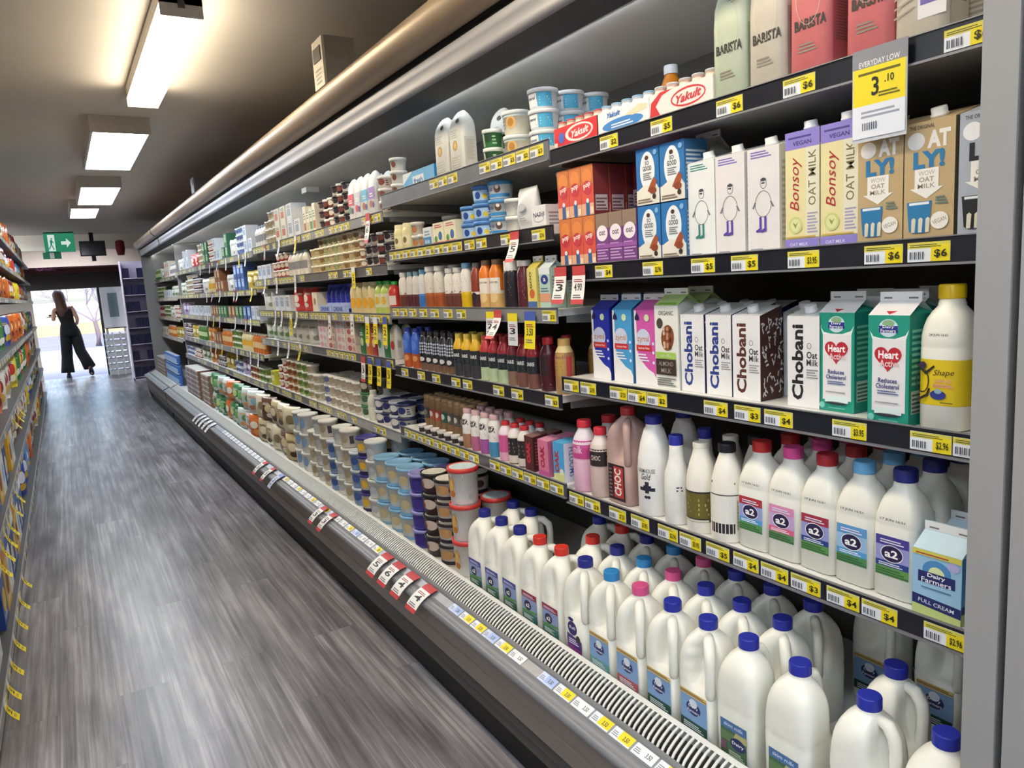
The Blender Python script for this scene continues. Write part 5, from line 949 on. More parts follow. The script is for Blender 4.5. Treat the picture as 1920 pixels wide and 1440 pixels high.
pur = tb(.05, .075, '#4a4aa8', '#9a94d0', items=[('r', -.05, .01, .02, .05, '#3a2a84'), ('l', -.04, .016, .01, .044, 3, '#c8c4ec')], n=24); put(pur, 2.625, ZF, 'violet cheese tub with lilac lid', q, 1.09, .052, stack=4, dz=.076, rows=2, dx=.112)
lbl = tb(.055, .1, '#d8dcd8', '#86b4d8', items=[('e', 0, .05, .024, .02, '#c0b088'), ('r', -.08, .0, .08, .014, '#7fb0d4'), ('l', .03, .03, .06, .07, 4, '#8a9298')], n=28)
for i, y in enumerate((2.748, 2.868)): put(lbl, y, ZF, 'large tub with pale blue lid', q, 1.09, .057, stack=3, dz=.101, rows=2, dx=.12)
q = W('chiller floor', 3)
wt = tb(.05, .088, '#e0e0dc', '#dcdedc', items=[('e', 0, .04, .02, .018, '#b8bcc4'), ('l', -.04, .02, -.02, .06, 4, '#9aa0a8')], n=20); bt = tb(.05, .088, '#7f9cc8', '#d4dcea', items=[('e', 0, .044, .024, .018, '#3a5aa0'), ('l', .03, .02, .05, .06, 3, '#e4e8f0')], n=20); yt = tb(.05, .088, '#d8d0b8', '#3a3486', items=[('e', 0, .044, .02, .018, '#e0b43a'), ('r', -.05, .0, .05, .016, '#2a2a5a')], n=20); ct = tb(.05, .088, '#dcd6c8', '#e6e4de', items=[('e', 0, .044, .02, .02, '#a89a80'), ('r', .03, .02, .05, .06, '#3a3a4a')], n=20)
KT = [(lbl, 'large tub with pale blue lid'), (wt, 'white spread tub'), (yt, 'yellow and navy spread tub'), (bt, 'blue margarine tub'), (ct, 'cream margarine tub with dark panel'), (wt, 'white spread tub'), (bt, 'blue margarine tub'), (ct, 'cream margarine tub with dark panel'), (wt, 'white spread tub'), (ct, 'cream margarine tub with dark panel')]
for i in range(10):
    pr, d = KT[i]; put(pr, 3.0+.116*i, ZF, d, q, 1.09, .055, stack=3 if pr is lbl else (4 if i % 3 else 3), dz=.101 if pr is lbl else .089, rows=2 if i < 6 else 1, dx=.12)
jar = make_tub(.055, .112, '#e4e4e2', '#e8eaea', items=[('e', 0, .06, .02, .03, '#7fa4d0'), ('l', -.04, .03, .04, .05, 2, '#9aa4b4')], name='yoghurt_bucket', n=24)
q4 = W('chiller floor', 4); put(jar, 4.205, ZF, 'tall white yoghurt bucket', q4, 1.09, .058, stack=3, dz=.113); put(jar, 4.335, ZF, 'tall white yoghurt bucket', q4, 1.09, .058, stack=3, dz=.113)
RB = random.Random(5)
def bags(cols, name, w_=.17, h_=.2, d_=.09, cat='bag'):
    out = []
    for c, c2, c3 in cols: out.append(make_bag(w_, d_, h_, c, [('e', RB.uniform(-.03, .03), h_*.55, w_*.22, h_*.16, c2), ('e', RB.uniform(-.03, .03), h_*.28, w_*.2, h_*.1, c3), ('l', -w_*.25, h_*.7, w_*.2, h_*.8, 2, c3)], name=name, cat=cat))
    return out
cheese = bags([('#c8b890', '#e4dcc0', '#4a3a30'), ('#6a4a34', '#d8c8a0', '#e4dcd0'), ('#d8cfb0', '#8a7a5a', '#efe9d8'), ('#e4dcc4', '#b09a6a', '#5a4a3a')], 'cheese_bag', .17, .17, .06)
for i in range(5):
    for k, (dx, dz) in enumerate(((0, 0), (.1, .1), (.02, .175))): put(cheese[(i+k) % 4], 4.5+.185*i, ZF+(0 if k < 2 else .175), 'shredded cheese bag, ' + ('cream', 'brown', 'straw', 'pale tan')[(i+k) % 4], q4, 1.09+(.11 if k == 1 else .0), .045, dz=0, rz=RB.uniform(.1, .45))
q5 = W('chiller floor', 5)
salad = bags([('#d8702e', '#efe4d0', '#e89a4a'), ('#2f7a4a', '#7fc06a', '#dfe8d0'), ('#d8dcd8', '#8ab0c0', '#c87a5a'), ('#3a8a50', '#c8dc90', '#e8e8d8'), ('#c8d0c8', '#5a8a5a', '#e0a060')], 'salad_bag', .21, .17, .065)
SN = ('orange', 'dark green', 'clear white', 'bright green', 'pale green')
for i in range(6):
    for k in range(3): put(salad[(i*2+k) % 5], 5.48+.2*i, ZF+(.175 if k == 2 else 0), 'salad bag, ' + SN[(i*2+k) % 5], q5, 1.09+(.12 if k == 1 else 0), .05, rz=RB.uniform(.15, .5))
q6 = W('chiller floor', 6)
for i in range(3):
    for k in range(3): put(salad[(1, 3, 4)[(i+k) % 3]], 6.7+.2*i, ZF+(.175 if k == 2 else 0), 'salad bag, ' + SN[(1, 3, 4)[(i+k) % 3]], q6, 1.09+(.12 if k == 1 else 0), .05, rz=RB.uniform(.15, .5))
tr = make_box(.2, .16, .05, '#8a6a58', [('r', -.1, .034, .1, .05, '#e0d8cc'), ('l', -.08, .008, .06, .028, 2, '#c8b4a4')], topcol='#e4e2dc', name='meat_tray', cat='tray'); tr2 = make_box(.2, .16, .05, '#6a6a78', [('r', -.1, .034, .1, .05, '#c8c4d0'), ('l', -.08, .008, .06, .028, 2, '#a8a0b4')], topcol='#dcdcd0', name='meat_tray', cat='tray')
for i in range(2): put(tr, 7.35+.215*i, ZF, 'brown chilled meat tray', q6, 1.09, .08, stack=6, dz=.051)
q7 = W('chiller floor', 7)
for i in range(4): put(tr2 if i % 2 else tr, 7.95+.215*i, ZF, 'grey chilled meat tray' if i % 2 else 'brown chilled meat tray', q7, 1.09, .08, stack=6, dz=.051)
can = make_round_bottle('drink_can', [(.028, 0), (.031, .006), (.031, .108), (.027, .117)], '#3f6fb8', '#b8bcc4', .026, .006, [('e', 0, .06, .018, .03, '#a8c8ec'), ('r', -.03, .02, .03, .03, '#dfe8f4')], capribs=False, cat='can')
q8 = W('chiller floor', 8)
for i in range(3): put(tr2, 8.83+.215*(i-.0) if i < 2 else 8.83, ZF, 'grey chilled meat tray, rear row', q7, 1.28, .08, stack=5, dz=.051) if i < 2 else None
for i in range(16): put(can, 9.48+.068*i, ZF, 'blue drink can', q8, 1.09, .032, stack=3, dz=.123)
for i in range(4): put(tr, 10.75+.215*i, ZF, 'brown chilled meat tray', q8, 1.09, .08, stack=5, dz=.051)

# ------------------------------------------------------------------ shelves of bay three onwards
def pots(r, h, cols, name='dessert_pot'): return [make_tub(r, h, a, b, items=[('e', 0, h*.5, r*.5, h*.26, c), ('l', r*.6, h*.2, r*1.0, h*.7, 3, c)], name=name, n=14) for a, b, c in cols]
q = W('top shelf', 3); ZT = H+.30
put(pots(.034, .05, [('#e2dcd6', '#ececea', '#8a4a44')])[0], 2.985, ZT, 'small white dessert tub', q, 1.21, .035, stack=3, dz=.051, rows=2, dx=.075)
cp = [make_pouch(c, '#d8d8dc', [('r', -.035, .07, .035, .12, c2), ('e', -.01, .05, .018, .016, c3), ('e', .016, .045, .012, .014, '#5a4a8a'), ('l', -.02, .08, .02, .1, 2, '#efeff4')], w=.08, d=.05, h=.19, name='yoghurt_pouch') for c, c2, c3 in (('#dfe4ea', '#9a7ac8', '#b06a4a'), ('#dfe6ec', '#5fb4dc', '#a85a3a'), ('#e4e6ea', '#c4ccd8', '#c83a4a'), ('#e4e2e6', '#d8505c', '#5a8a5a'))]
for i in range(4): put(cp[i], 3.08+.088*i, ZT, 'white kids yoghurt pouch, %s band' % ('violet', 'sky blue', 'grey', 'red')[i], q, 1.212, .026, rows=2, dx=.06)
dk = pots(.034, .048, [('#e0dcd6', '#26242c', '#2a2430'), ('#8a4a40', '#e4e0dc', '#e4dcd0'), ('#2a2630', '#dedad8', '#7a3a34'), ('#d8cfc4', '#3a3438', '#4a3a44')])
DN = ('white pot with black lid', 'red brown dessert pot', 'black dessert pot with white lid', 'stone dessert pot with dark lid')
for i in range(6): put(dk[(0, 2, 0, 1, 2, 3)[i]], 3.45+.076*i, ZT, DN[(0, 2, 0, 1, 2, 3)[i]], q, 1.212, .036, stack=4-(i > 2), dz=.049)
gp = [make_box(.05, .07, .15-.02*k, c, [('r', -.02, .02, .02, .06, c2), ('l', -.018, .08, .018, .12, 3, '#7a7a70')]) for k, (c, c2) in enumerate((('#dcd6c4', '#a86a3a'), ('#c8d8bc', '#4a8a4a'), ('#e0d8c8', '#c8b08a')))]
for i in range(4): put(gp[i % 3], 3.925+.058*i, ZT, ('tan', 'green', 'beige')[i % 3] + ' tall dairy box', q, 1.212, .035)
q = W('second shelf', 3); ZT = H+.08
for i in range(4): put(dk[(0, 2, 3, 0)[i]], 2.98+.076*i, ZT, DN[(0, 2, 3, 0)[i]], q, 1.212, .036, stack=3, dz=.049)
cr_ = pots(.034, .044, [('#dcd2b4', '#e6e0cc', '#b8a47a'), ('#d4c4a0', '#dfd6bc', '#8a6a44'), ('#cfd0b0', '#e0e0cc', '#9aa070'), ('#a8705a', '#d8ccb8', '#e0d4c4')])
for i in range(11): k = (3, 1, 0, 1, 0, 2, 0, 2, 1, 0, 0)[i]; put(cr_[k], 3.285+.077*i, ZT, ('cream', 'tan', 'pale olive', 'terracotta')[k] + ' dessert pot', q, 1.212, .036, stack=4-(i > 8), dz=.045)
q = W('third shelf', 3); ZT = H-.13
gb_ = slim(.03, .15, '#b8cc6a', '#3aa84a', [('r', -.03, .03, .03, .09, '#d8d8b8'), ('e', 0, .06, .016, .018, '#e0b43a')]); rb_ = slim(.026, .145, '#c83a34', '#3aa84a', [('r', -.024, .04, .024, .08, '#e8d8cc')])
put(rb_, 2.98, ZT, 'red dressing bottle with green cap', q, 1.212, .03); put(gb_, 3.06, ZT, 'lime dressing bottle with green cap', q, 1.212, .03); put(gb_, 3.135, ZT, 'lime dressing bottle with green cap', q, 1.212, .03)
cj = make_round_bottle('sauce_jar', [(.034, 0), (.036, .004), (.036, .1), (.03, .125), (.026, .13)], '#d8c898', '#c8b890', .028, .02, [('e', 0, .05, .022, .026, '#e0a83a'), ('l', -.02, .085, .02, .1, 2, '#8a7a5a')])
for i in range(4): put(cj, 3.225+.08*i, ZT, 'cream sauce jar with yellow label', q, 1.212, .037)
bj = slim(.03, .15, '#26349a', '#2a3aa8', [('r', -.026, .02, .026, .05, '#a8b8e8'), ('l', -.02, .07, .02, .095, 3, '#8a9ae0')])
for i in range(6): put(bj, 3.545+.076*i, ZT, 'royal blue drink bottle', q, 1.24, .031, rows=2, dx=.065)
tray_b = make_box(.2, .02, .04, '#a8bce8', [('t', 'DRINK', 0, .02, .024, '#2a3a9c', .15, 0, .03)]); put(tray_b, 3.65, ZT, 'pale blue display tray edge with dark lettering', q, 1.205, .012); put(tray_b, 3.87, ZT, 'pale blue display tray edge with dark lettering', q, 1.205, .012)
put(make_box(.09, .07, .11, '#e0d8c8', [('e', 0, .06, .02, .02, '#a87a4a')]), 4.06, ZT, 'beige tall dairy box', q, 1.212, .035)
q = W('fourth shelf', 3); ZT = H-.325
kp = [make_pouch(c, '#c8c8c4', [('e', 0, .06, .02, .02, c2), ('l', -.02, .09, .02, .11, 2, '#e8e8e4')], w=.07, d=.04, h=.15, name='squeeze_pouch') for c, c2 in (('#d8d4c8', '#c83a34'), ('#2f7a4a', '#d8e0b8'), ('#b83a34', '#e8d8b0'), ('#cfd8dc', '#4a8a4a'), ('#d87a3a', '#efe4d4'))]
for i in range(6): k = (0, 1, 3, 2, 4, 1)[i]; put(kp[k], 2.985+.076*i, ZT, ('white', 'green', 'red', 'pale blue', 'orange')[k] + ' squeeze pouch', q, 1.212, .022, rows=2, dx=.05)
pkx = make_box(.14, .1, .04, '#d8c4b8', [('e', -.02, .02, .03, .014, '#b0545c'), ('l', .02, .008, .06, .032, 3, '#8a6a64')], topcol='#e0d4cc', name='ham_pack', cat='packet'); pk2 = make_box(.14, .1, .04, '#dcd6d8', [('e', -.02, .02, .03, .014, '#d89aa4'), ('l', .02, .008, .06, .032, 3, '#9a7a80')], topcol='#e4dee0', name='ham_pack', cat='packet')
for i in range(4): put((pkx, pk2)[i % 2], 3.52+.152*i, ZT, ('rosy', 'pale pink')[i % 2] + ' sliced ham pack', q, 1.212, .05, stack=4, dz=.041)
q = W('lowest shelf', 3); ZT = H-.65
nv = pots(.042, .062, [('#e0dcd4', '#232a5a', '#2a3470'), ('#2a3060', '#c8ccd8', '#dcd8d8')], 'yoghurt_tub')
for i in range(4): put(nv[i % 2], 2.99+.092*i, ZT, ('white tub with navy lid', 'navy tub with grey lid')[i % 2], q, 1.212, .044, stack=2, dz=.063, rows=2, dx=.095)
wb_ = slim(.03, .15, '#e0e0d0', '#e4e4d8', [('l', -.02, .05, .02, .08, 3, '#a8b0a0')]); put(wb_, 3.36, ZT, 'white squeezy bottle', q, 1.212, .032, rows=2, dx=.07)
gt = pots(.044, .064, [('#dfe4d4', '#3a7a4a', '#4a6a4a'), ('#5a4a3c', '#3a302c', '#cfc4b0')], 'yoghurt_tub'); put(gt[0], 3.45, ZT, 'white tub with green lid', q, 1.212, .046, stack=2, dz=.065); put(gt[1], 3.45, ZT+.13, 'dark brown tub on the green lidded ones', q, 1.212, .046)
wp_ = pots(.042, .056, [('#dcd8d0', '#e4e2dc', '#b4a490'), ('#d8d8d8', '#e0e2e4', '#6a74a4')], 'yoghurt_tub')
for i in range(6): put(wp_[i % 2 if i > 3 else 0], 3.56+.097*i, ZT, ('white yoghurt pot', 'white yoghurt pot with blue mark')[i % 2 if i > 3 else 0], q, 1.212, .044, stack=3, dz=.057, rows=2, dx=.095)

# bays four to seven and the far chiller: runs of mixed small goods
POT = pots(.036, .05, [('#d8d4c8', '#e4e2dc', '#a89878'), ('#d8dce0', '#c4ccd4', '#5a6a9a'), ('#c8a070', '#e0d8c8', '#8a4a2a'), ('#a8b870', '#dfe0d0', '#5a7a3a'), ('#b04a3c', '#e0dcd4', '#e8d8c8'), ('#3a3a48', '#d0d0d4', '#b8a8a0')]); PN = ('cream', 'pale grey', 'caramel', 'olive', 'brick red', 'charcoal')
BOX = [make_box(.11, .09, .1, c, [('r', -.04, .03, .03, .07, c2), ('l', -.04, .075, .04, .092, 2, c3)], name='dairy_box') for c, c2, c3 in (('#d4d8dc', '#8fa0b4', '#5a6474'), ('#d8d4c4', '#b85a3a', '#6a6a5a'), ('#8a5a3a', '#d8b88a', '#e4d8c8'), ('#2f6a4a', '#a8c890', '#dfe8d8'), ('#3a5f9c', '#b8cce8', '#dfe4ee'), ('#c8c83a', '#e8e8b0', '#5a6a2a'))]; BN = ('silver grey', 'off-white', 'brown', 'dark green', 'mid blue', 'yellow')
PAC = bags([('#d4d4cc', '#e8e8e4', '#8a8a80'), ('#d88a3a', '#efe0c8', '#a85a2a'), ('#c0c8b8', '#e4e8dc', '#6a8a5a'), ('#c83a3a', '#efdcd4', '#e8e4e0'), ('#c8b04a', '#efe8c8', '#8a6a2a'), ('#b8a8c8', '#e4dcec', '#6a4a8a')], 'cheese_packet', .12, .14, .06, 'packet'); KN = ('white', 'orange', 'sage', 'red', 'mustard', 'lilac')
BOT = [slim(.028, .15, a, b, [('r', -.024, .04, .024, .085, c)]) for a, b, c in (('#d8c898', '#c8c0a0', '#e0a83a'), ('#c8702a', '#d8d0c0', '#e8c890'), ('#4a7a3a', '#d8d8c8', '#c8d8a0'), ('#d8d4cc', '#8a9aa8', '#8a8a90'), ('#8a2a30', '#c8a8a0', '#d8c0b8'), ('#2a3a6a', '#b8c0d0', '#a8b4d8'))]; TN = ('straw', 'amber', 'green', 'white', 'wine red', 'navy')
PLAN = {4: ['B0 B1 P0 T3', 'T3 P4 B0', 'K3 B0 K0', 'K0 K2', 'P0 P3 P2 P4 B5'], 5: ['B0 P1 K0 B3', 'K4 B4 K0', 'B0 B4 B3 B2', 'T1 T0 P3', 'P3 P2 K5 P1'], 6: ['B0 P4 B3 P0', 'B2 T0 K0', 'B3 B2 B0', 'T1 B2 K1', 'K4 P5 K1'], 7: ['K3 B0 K0', 'P5 P0 K2', 'B0 B0 K5', 'T2 K4 P5', 'K2 P4 P1'], 8: ['T3 B1 K0 T2', 'K2 B0 P3', 'P4 K0 P3 T4', 'K4 T1 B1']}
for bay, rows in PLAN.items():
    zs = Z3 if bay == 4 else [('top shelf', .285), ('second shelf', .02), ('third shelf', -.2), ('fourth shelf', -.45), ('lowest shelf', -.66)] if bay < 8 else [('top shelf', .25), ('second shelf', -.0), ('third shelf', -.25), ('fourth shelf', -.5)]
    y0, y1 = BAYS[bay]
    for li, spec in enumerate(rows):
        nm, z = zs[li]; up = (zs[li-1][1] if li else .6)-z-.06; its = spec.split(); n = len(its); seg = (y1-y0-.06)/n
        for si, s_ in enumerate(its):
            k = int(s_[1]); a = y0+.03+seg*si; kind = s_[0]
            pr, d, sp, hh, mx, dp = {'P': (POT[k], PN[k] + ' dessert pot', .082, .051, 4, .038), 'B': (BOX[k], BN[k] + ' dairy box', .122, .101, 2, .045), 'K': (PAC[k], KN[k] + ' cheese packet', .13, 9, 1, .034), 'T': (BOT[k], TN[k] + ' dressing bottle', .068, 9, 1, .03)}[kind]
            if bay > 6: sp *= 1.35
            m = max(1, int(seg/sp)); st = max(1, min(mx, int(up/hh)))
            for j in range(m): put(pr, a+seg*(j+.5)/m, H+z, d, W(nm, bay), 1.212 if kind != 'K' else 1.232, dp, stack=st if (j+si) % 4 else max(1, st-1), dz=hh, rz=.5+.15*sin(j*2.3) if kind == 'K' else 0)
big = make_box(.34, .1, .17, '#b4bcc4', [('r', -.17, 0, -.13, .17, '#c8d0d8'), ('l', -.1, .03, .12, .07, 3, '#a0a8b0')], name='dairy_box'); put(big, 4.9, H+.301, 'large plain grey box standing behind the small goods', W('top shelf', 4), 1.36, .05)

# ------------------------------------------------------------------ fittings above the chiller
for y, d in ((3.03, 'small grey control box with a screen on the bronze cornice'), (6.35, 'second grey control box farther along the cornice')):
    t = empty('control_box', d, 'control box', (1.06, y, H+.7945))
    cc = ('#8f8880', '#c4bcac') if y < 4 else ('#3f3b3a', '#5a5654'); hz = .2 if y < 4 else .13
    link('case', MB().box(-.035, -.06, 0, .09, .06, hz, M(cc[0], .5)).mesh('case'), t); link('front_cover', MB().box(-.046, -.064, .01, -.0355, .064, hz-.005, M(cc[1], .5)).mesh('front_cover'), t)
    link('screen', MB().box(-.05, -.045, hz*.55, -.0465, .045, hz*.82, M('#3a3530', .3)).mesh('screen'), t); link('keypad', art(MB(), flat_front(-.0463), [('e', -.03+.015*k, .03+.016*j, .004, .004, '#6a645a') for k in range(5) for j in range(4)]).mesh('keypad'), t)
t = empty('junction_box', 'small white junction box under the chiller roof', 'junction box', (1.42, 4.62, H+.6215)); link('case', MB().box(-.04, -.05, -.03, .04, .05, 0, M('#c8c8c4', .5)).mesh('case'), t)

# ------------------------------------------------------------------ snack shelving on the other side of the aisle
t = empty('snack_gondola', 'tall double-lipped snack shelving along the opposite side of the aisle', 'shelving unit', (-.33, 2.6, 0)); LG = 10.6
link('back_panel', MB().box(-.47, 0, 0, -.45, LG, H+.82, M('#3a3634', .6)).mesh('back_panel'), t); link('base_plinth', MB().box(-.45, 0, 0, -.012, LG, .09, M('#2c2a2a', .5)).mesh('base_plinth'), t)
GZ = [-1.30, -.93, -.635, -.30, .07, .335, .575]
GNAME = ('lowest', 'second', 'third', 'fourth', 'fifth', 'sixth', 'top')
for i, z in enumerate(GZ):
    z += H; link('shelf_panel', MB().box(-.449, 0, z-.02, 0, LG, z, M('#3c3a39', .5)).mesh('shelf_panel'), t)
    r = link('ticket_rail', MB().box(.0005, 0, z-.033, .006, LG, z+.003, M('#8e8e90', .4, metal=.3)).mesh('ticket_rail'), t)
    for y in many(.3, LG-.2, .21, 40+i, .35): o = link('price_ticket', TICK[i], r, (.0068, y, z-.0335)); o.rotation_euler = (0, 0, pi)
SNK = [bags(c, n, .2, .25, .06) for c, n in (([('#7a1f2a', '#d8c8b8', '#e0b030'), ('#e0c828', '#c83030', '#efe8d0'), ('#d8d4cc', '#8a2a30', '#c8a84a')], 'crisp_bag'), ([('#c83a2a', '#e8c030', '#efe4d8'), ('#2f4aa8', '#d8dce8', '#e0b030'), ('#3a7a3a', '#c8d870', '#e8e4d0')], 'snack_bag'), ([('#d86a1e', '#f0d8a0', '#7a2a1a'), ('#5a8ac0', '#dfe8f0', '#e0c030'), ('#6a4630', '#d0b088', '#e0d8c8')], 'nut_bag'))]
SCN = (('maroon', 'yellow', 'white and red'), ('red', 'royal blue', 'green'), ('orange', 'sky blue', 'brown'))
rs = random.Random(12)
CER = [make_box(.19, .07, .27, c, [('r', -.095, .2, .095, .27, c2), ('e', 0, .1, .06, .05, c3), ('l', -.07, .03, .05, .055, 3, '#e8e8ec')], [('r', -.035, 0, .035, .27, c2), ('l', -.025, .04, .025, .2, 9, '#d8d8dc')], name='cereal_box') for c, c2, c3 in (('#2a4fa0', '#e8ecf2', '#e0c030'), ('#e0b42a', '#c8862a', '#7a3a2a'), ('#dfe2e6', '#2f66b0', '#8fb4d8'), ('#26357c', '#c8ccd8', '#d8d0c0'))]
CEN = ('blue and white', 'golden yellow', 'white and sky blue', 'dark navy')
for i, z in enumerate(GZ):
    ya = 2.75 if i < 2 else 3.6 if i < 4 else 4.4; n = int((12.9-ya)/.215)
    for j in range(n):
        y = ya+.215*j; f = (i+j//9) % 3; c = rs.randrange(3) if j % 3 == 0 else c
        if rs.random() < .06: continue
        if i < 2 and j < 13:
            kk = (j+2*i) % 4; o = place(CER[kk], -.385, y, H+z, 'x', None, pi); PLACED.append((CEN[kk] + ' cereal box', '%s snack shelf' % GNAME[i], o, 0)); continue
        o = place(SNK[f][c], -.412+rs.uniform(-.012, .006), y, H+z, 'x', None, pi-.38+rs.uniform(-.2, .2))
        if i in (3, 4, 5): o.scale = (1, 1, {3: .95, 4: .8, 5: .74}[i])
        if i == 2: o.scale = (1, 1, 1.1)
        PLACED.append((SCN[f][c] + ' ' + SNK[f][c].name.replace('_', ' '), '%s snack shelf' % GNAME[i], o, 0))
for i, y in enumerate((3.35, 3.55, 3.75, 3.95, 4.3, 4.6)): tag(-.3235, y, -.94, 'y', 'sticking out of the second snack shelf', '2', .045, .1, .7, pi)
for i, y in enumerate((2.85, 3.0, 3.2, 3.42, 3.65, 3.9, 4.2)): tag(-.3235, y, -1.29, 'y', 'sticking out of the lowest snack shelf', '2', .045, .085, .75, pi)
for i, y in enumerate((5.3, 5.6, 5.9)): tag(-.3235, y, -.64, 'y', 'sticking out of the third snack shelf', '2', .045, .1, .7, pi)

# ------------------------------------------------------------------ the woman walking out
SKIN = M('#c99a80', .5, var=.03); BLK = M('#08080a', .85, var=.1); HAIR = M('#5a3524', .5, var=.18, scale=30)
t = empty('person', 'woman with long brown hair in black jumpsuit walking out of the shop', 'person', (.12, 16.55, 0))
V = []; E_ = []; RAD = []
def jnt(p, r, par=None):
    V.append(p); RAD.append(r); i = len(V)-1
    if par is not None: E_.append((par, i))
    return i
pel = jnt((.0, 0, .90), .105); wa_ = jnt((-.02, .0, 1.06), .088, pel); chs = jnt((-.05, .0, 1.24), .1, wa_); nk0 = jnt((-.07, .01, 1.385), .05, chs); nk = jnt((-.085, .02, 1.44), .042, nk0); hd0 = jnt((-.1, .04, 1.51), .07, nk); hd = jnt((-.11, .045, 1.57), .082, hd0); hdt = jnt((-.115, .04, 1.635), .06, hd)
ns_ = jnt((-.125, .14, 1.545), .012, hd)
for s_, ysh in ((-1, -.0), (1, 0)):
    sh = jnt((-.06+.15*s_, .0, 1.34), .046, chs)
    if s_ < 0: pts = [((-.245, -.03, 1.13), .037), ((-.25, .13, 1.17), .03), ((-.25, .2, 1.2), .024)]
    else: pts = [((.15, -.05, 1.12), .037), ((.13, .1, 1.03), .03), ((.12, .17, 1.03), .024)]
    k = sh
    for p, r in pts: k = jnt(p, r, k)
    b0 = V[k]
    for q in range(5):
        o_ = (-.028+.014*q) if q < 4 else .03*s_*-1
        f1 = jnt((b0[0]+o_, b0[1]+(.045 if q < 4 else .02), b0[2]+(.0 if q < 4 else .025)), .0085, k); jnt((b0[0]+o_*1.1, b0[1]+(.07-.006*abs(q-1.5) if q < 4 else .045), b0[2]-.02 if q < 4 else b0[2]+.035), .0075, f1)
for s_, L_ in ((-1, [((-.085, .0, .86), .085), ((-.105, .05, .47), .055), ((-.12, .04, .09), .034), ((-.125, .14, .035), .026)]), (1, [((.085, 0, .86), .085), ((.12, -.03, .5), .055), ((.23, -.19, .2), .034), ((.255, -.14, .09), .028), ((.26, -.1, .04), .022)])):
    k = pel
    for p, r in L_: k = jnt(p, r, k)
me = bpy.data.meshes.new('body'); me.from_pydata(V, E_, []); bo_ = link('body', me, t); me.materials.append(SKIN)
md = bo_.modifiers.new('skin', 'SKIN'); md.use_smooth_shade = True
for i, sv in enumerate(me.skin_vertices[0].data): sv.radius = (RAD[i], RAD[i]); sv.use_root = i == 0
bo_.modifiers.new('smooth', 'SUBSURF').levels = 1; bo_.modifiers['smooth'].render_levels = 2
def ell(c, a, b, n=20, tilt=0): return [(c[0]+a*cos(2*pi*k/n), c[1]+b*sin(2*pi*k/n), c[2]+tilt*cos(2*pi*k/n)) for k in range(n)]
js = MB(); js.loft([ell(c, a, b) for c, a, b in (((0, 0, .8), .165, .125), ((0, 0, .88), .172, .13), ((-.01, 0, .97), .15, .115), ((-.02, 0, 1.06), .118, .1), ((-.035, 0, 1.16), .128, .112), ((-.05, 0, 1.26), .142, .115), ((-.06, 0, 1.325), .135, .095), ((-.062, 0, 1.35), .1, .08))], BLK)
js.tube([(-.075, 0, .86), (-.09, .03, .68), (-.105, .05, .47), (-.125, .045, .26), (-.135, .03, .1)], [.1, .1, .098, .105, .118], BLK, 16); js.tube([(.075, 0, .86), (.1, -.01, .68), (.125, -.03, .5), (.19, -.12, .33), (.235, -.19, .19)], [.1, .1, .096, .1, .11], BLK, 16)
for x in (-.1, -.02): js.tube([(x, -.08, 1.33), (x-.0, -.05, 1.4), (x, .03, 1.4)], .013, BLK, 6)
link('jumpsuit', js.mesh('jumpsuit'), t)
hr = MB(); hr.loft([ell(c, a, b, 18) for c, a, b in (((-.075, -.075, 1.16), .02, .015), ((-.075, -.085, 1.22), .075, .03), ((-.08, -.08, 1.32), .095, .042), ((-.09, -.05, 1.43), .092, .06), ((-.1, .0, 1.52), .1, .094), ((-.108, .02, 1.59), .102, .1), ((-.112, .025, 1.64), .09, .09), ((-.114, .028, 1.685), .05, .05), ((-.114, .028, 1.697), .01, .01))], HAIR); link('hair', hr.mesh('hair'), t)
for x, y, z, rx, nm in ((-.125, .09, 0, 0, 'x'), (.255, -.15, .02, .62, 'x')):
    sh_ = MB(); sh_.loft([ell((0, y2, z2), a, b, 14) for y2, z2, a, b in ((0, 0, .044, .105), (0, .02, .046, .11), (-.02, .05, .04, .085), (-.05, .08, .03, .05))], M('#17151a', .5)); o = link('shoe', sh_.mesh('shoe'), t, (x, y, z+.001+(.05 if rx else 0))); o.rotation_euler = (rx if rx else 0, 0, 0)
    if rx: o.rotation_euler = (-.62, 0, -.15)
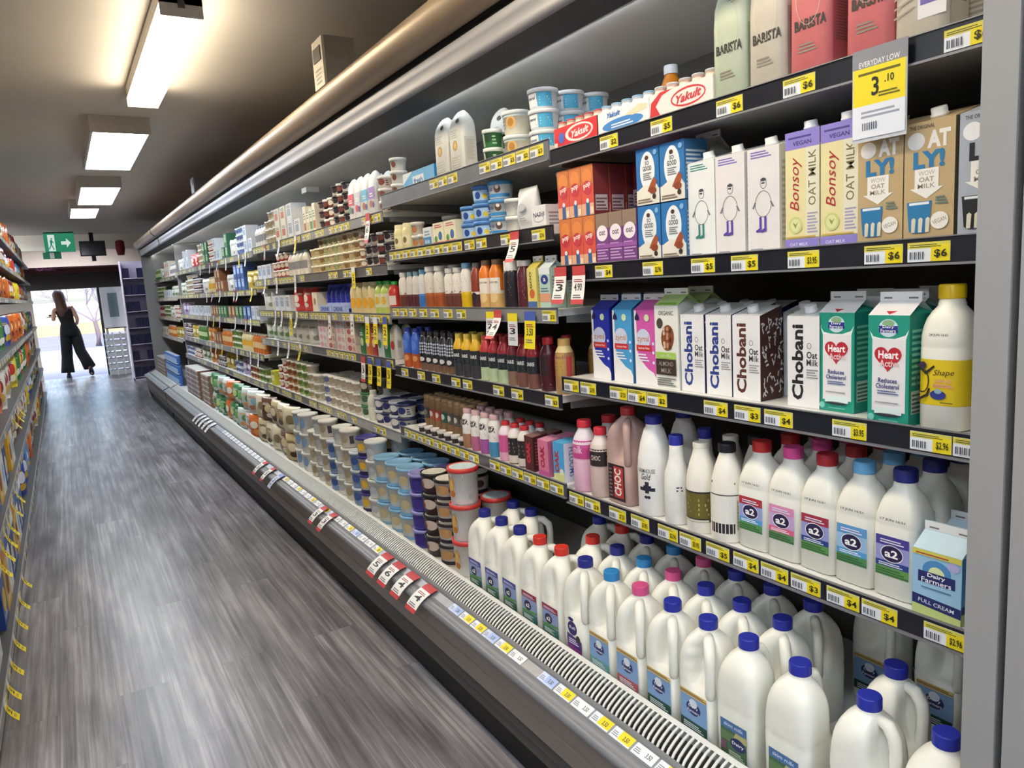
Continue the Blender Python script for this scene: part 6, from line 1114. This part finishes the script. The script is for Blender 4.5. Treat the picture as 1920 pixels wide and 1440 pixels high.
ph = single('handbag', MB().box(-.09, -.03, -.015, .09, .03, .015, M('#d4d0cc', .5)).box(-.05, -.02, .0151, .03, .02, .05, M('#1c1c20', .5)), 'pale folded parcel with dark item held by the walking woman', 'parcel', loc=(-.145, 16.84, 1.19))

# ------------------------------------------------------------------ camera, light, view
finish_labels()
F, pt, yw, ro = 1369.7, radians(8.342), radians(31.216), radians(3.527)
f = Vector((sin(yw)*cos(pt), cos(yw)*cos(pt), -sin(pt))); r0 = Vector((cos(yw), -sin(yw), 0)); d0 = f.cross(r0)
rr_ = r0*cos(ro)+d0*sin(ro); dd_ = -r0*sin(ro)+d0*cos(ro)
cam = bpy.data.cameras.new('camera'); cam.sensor_width = 36; cam.lens = F*36/1920; cam.clip_start = .02; cam.clip_end = 200
co = bpy.data.objects.new('camera', cam); COL.objects.link(co); SC.camera = co
mw = Matrix((rr_, -dd_, -f)).transposed().to_4x4(); mw.translation = (0, 0, H); co.matrix_world = mw
w = bpy.data.worlds.new('daylight'); SC.world = w; w.use_nodes = True; nt = w.node_tree; bg = nt.nodes['Background']
sk = nt.nodes.new('ShaderNodeTexSky'); sk.sky_type = 'NISHITA'; sk.sun_elevation = radians(48); sk.sun_rotation = radians(200); sk.sun_disc = False; sk.dust_density = 2.5
nt.links.new(sk.outputs[0], bg.inputs[0]); bg.inputs[1].default_value = .32
sn = bpy.data.lights.new('sun', 'SUN'); sn.energy = .9; sn.angle = .02; sn.color = (1, .95, .86); so = bpy.data.objects.new('sun', sn); COL.objects.link(so); so.rotation_euler = (radians(38), radians(8), radians(160))
v = SC.view_settings; SC.display_settings.display_device = 'sRGB'; v.view_transform = 'Standard'; v.look = 'None'; v.exposure = 1.3; v.gamma = 1; v.use_curve_mapping = False
SC.cycles.max_bounces = 8; SC.cycles.diffuse_bounces = 4; SC.cycles.glossy_bounces = 3; SC.cycles.use_denoising = True; SC.cycles.sample_clamp_indirect = 6; SC.cycles.caustics_reflective = False; SC.cycles.caustics_refractive = False
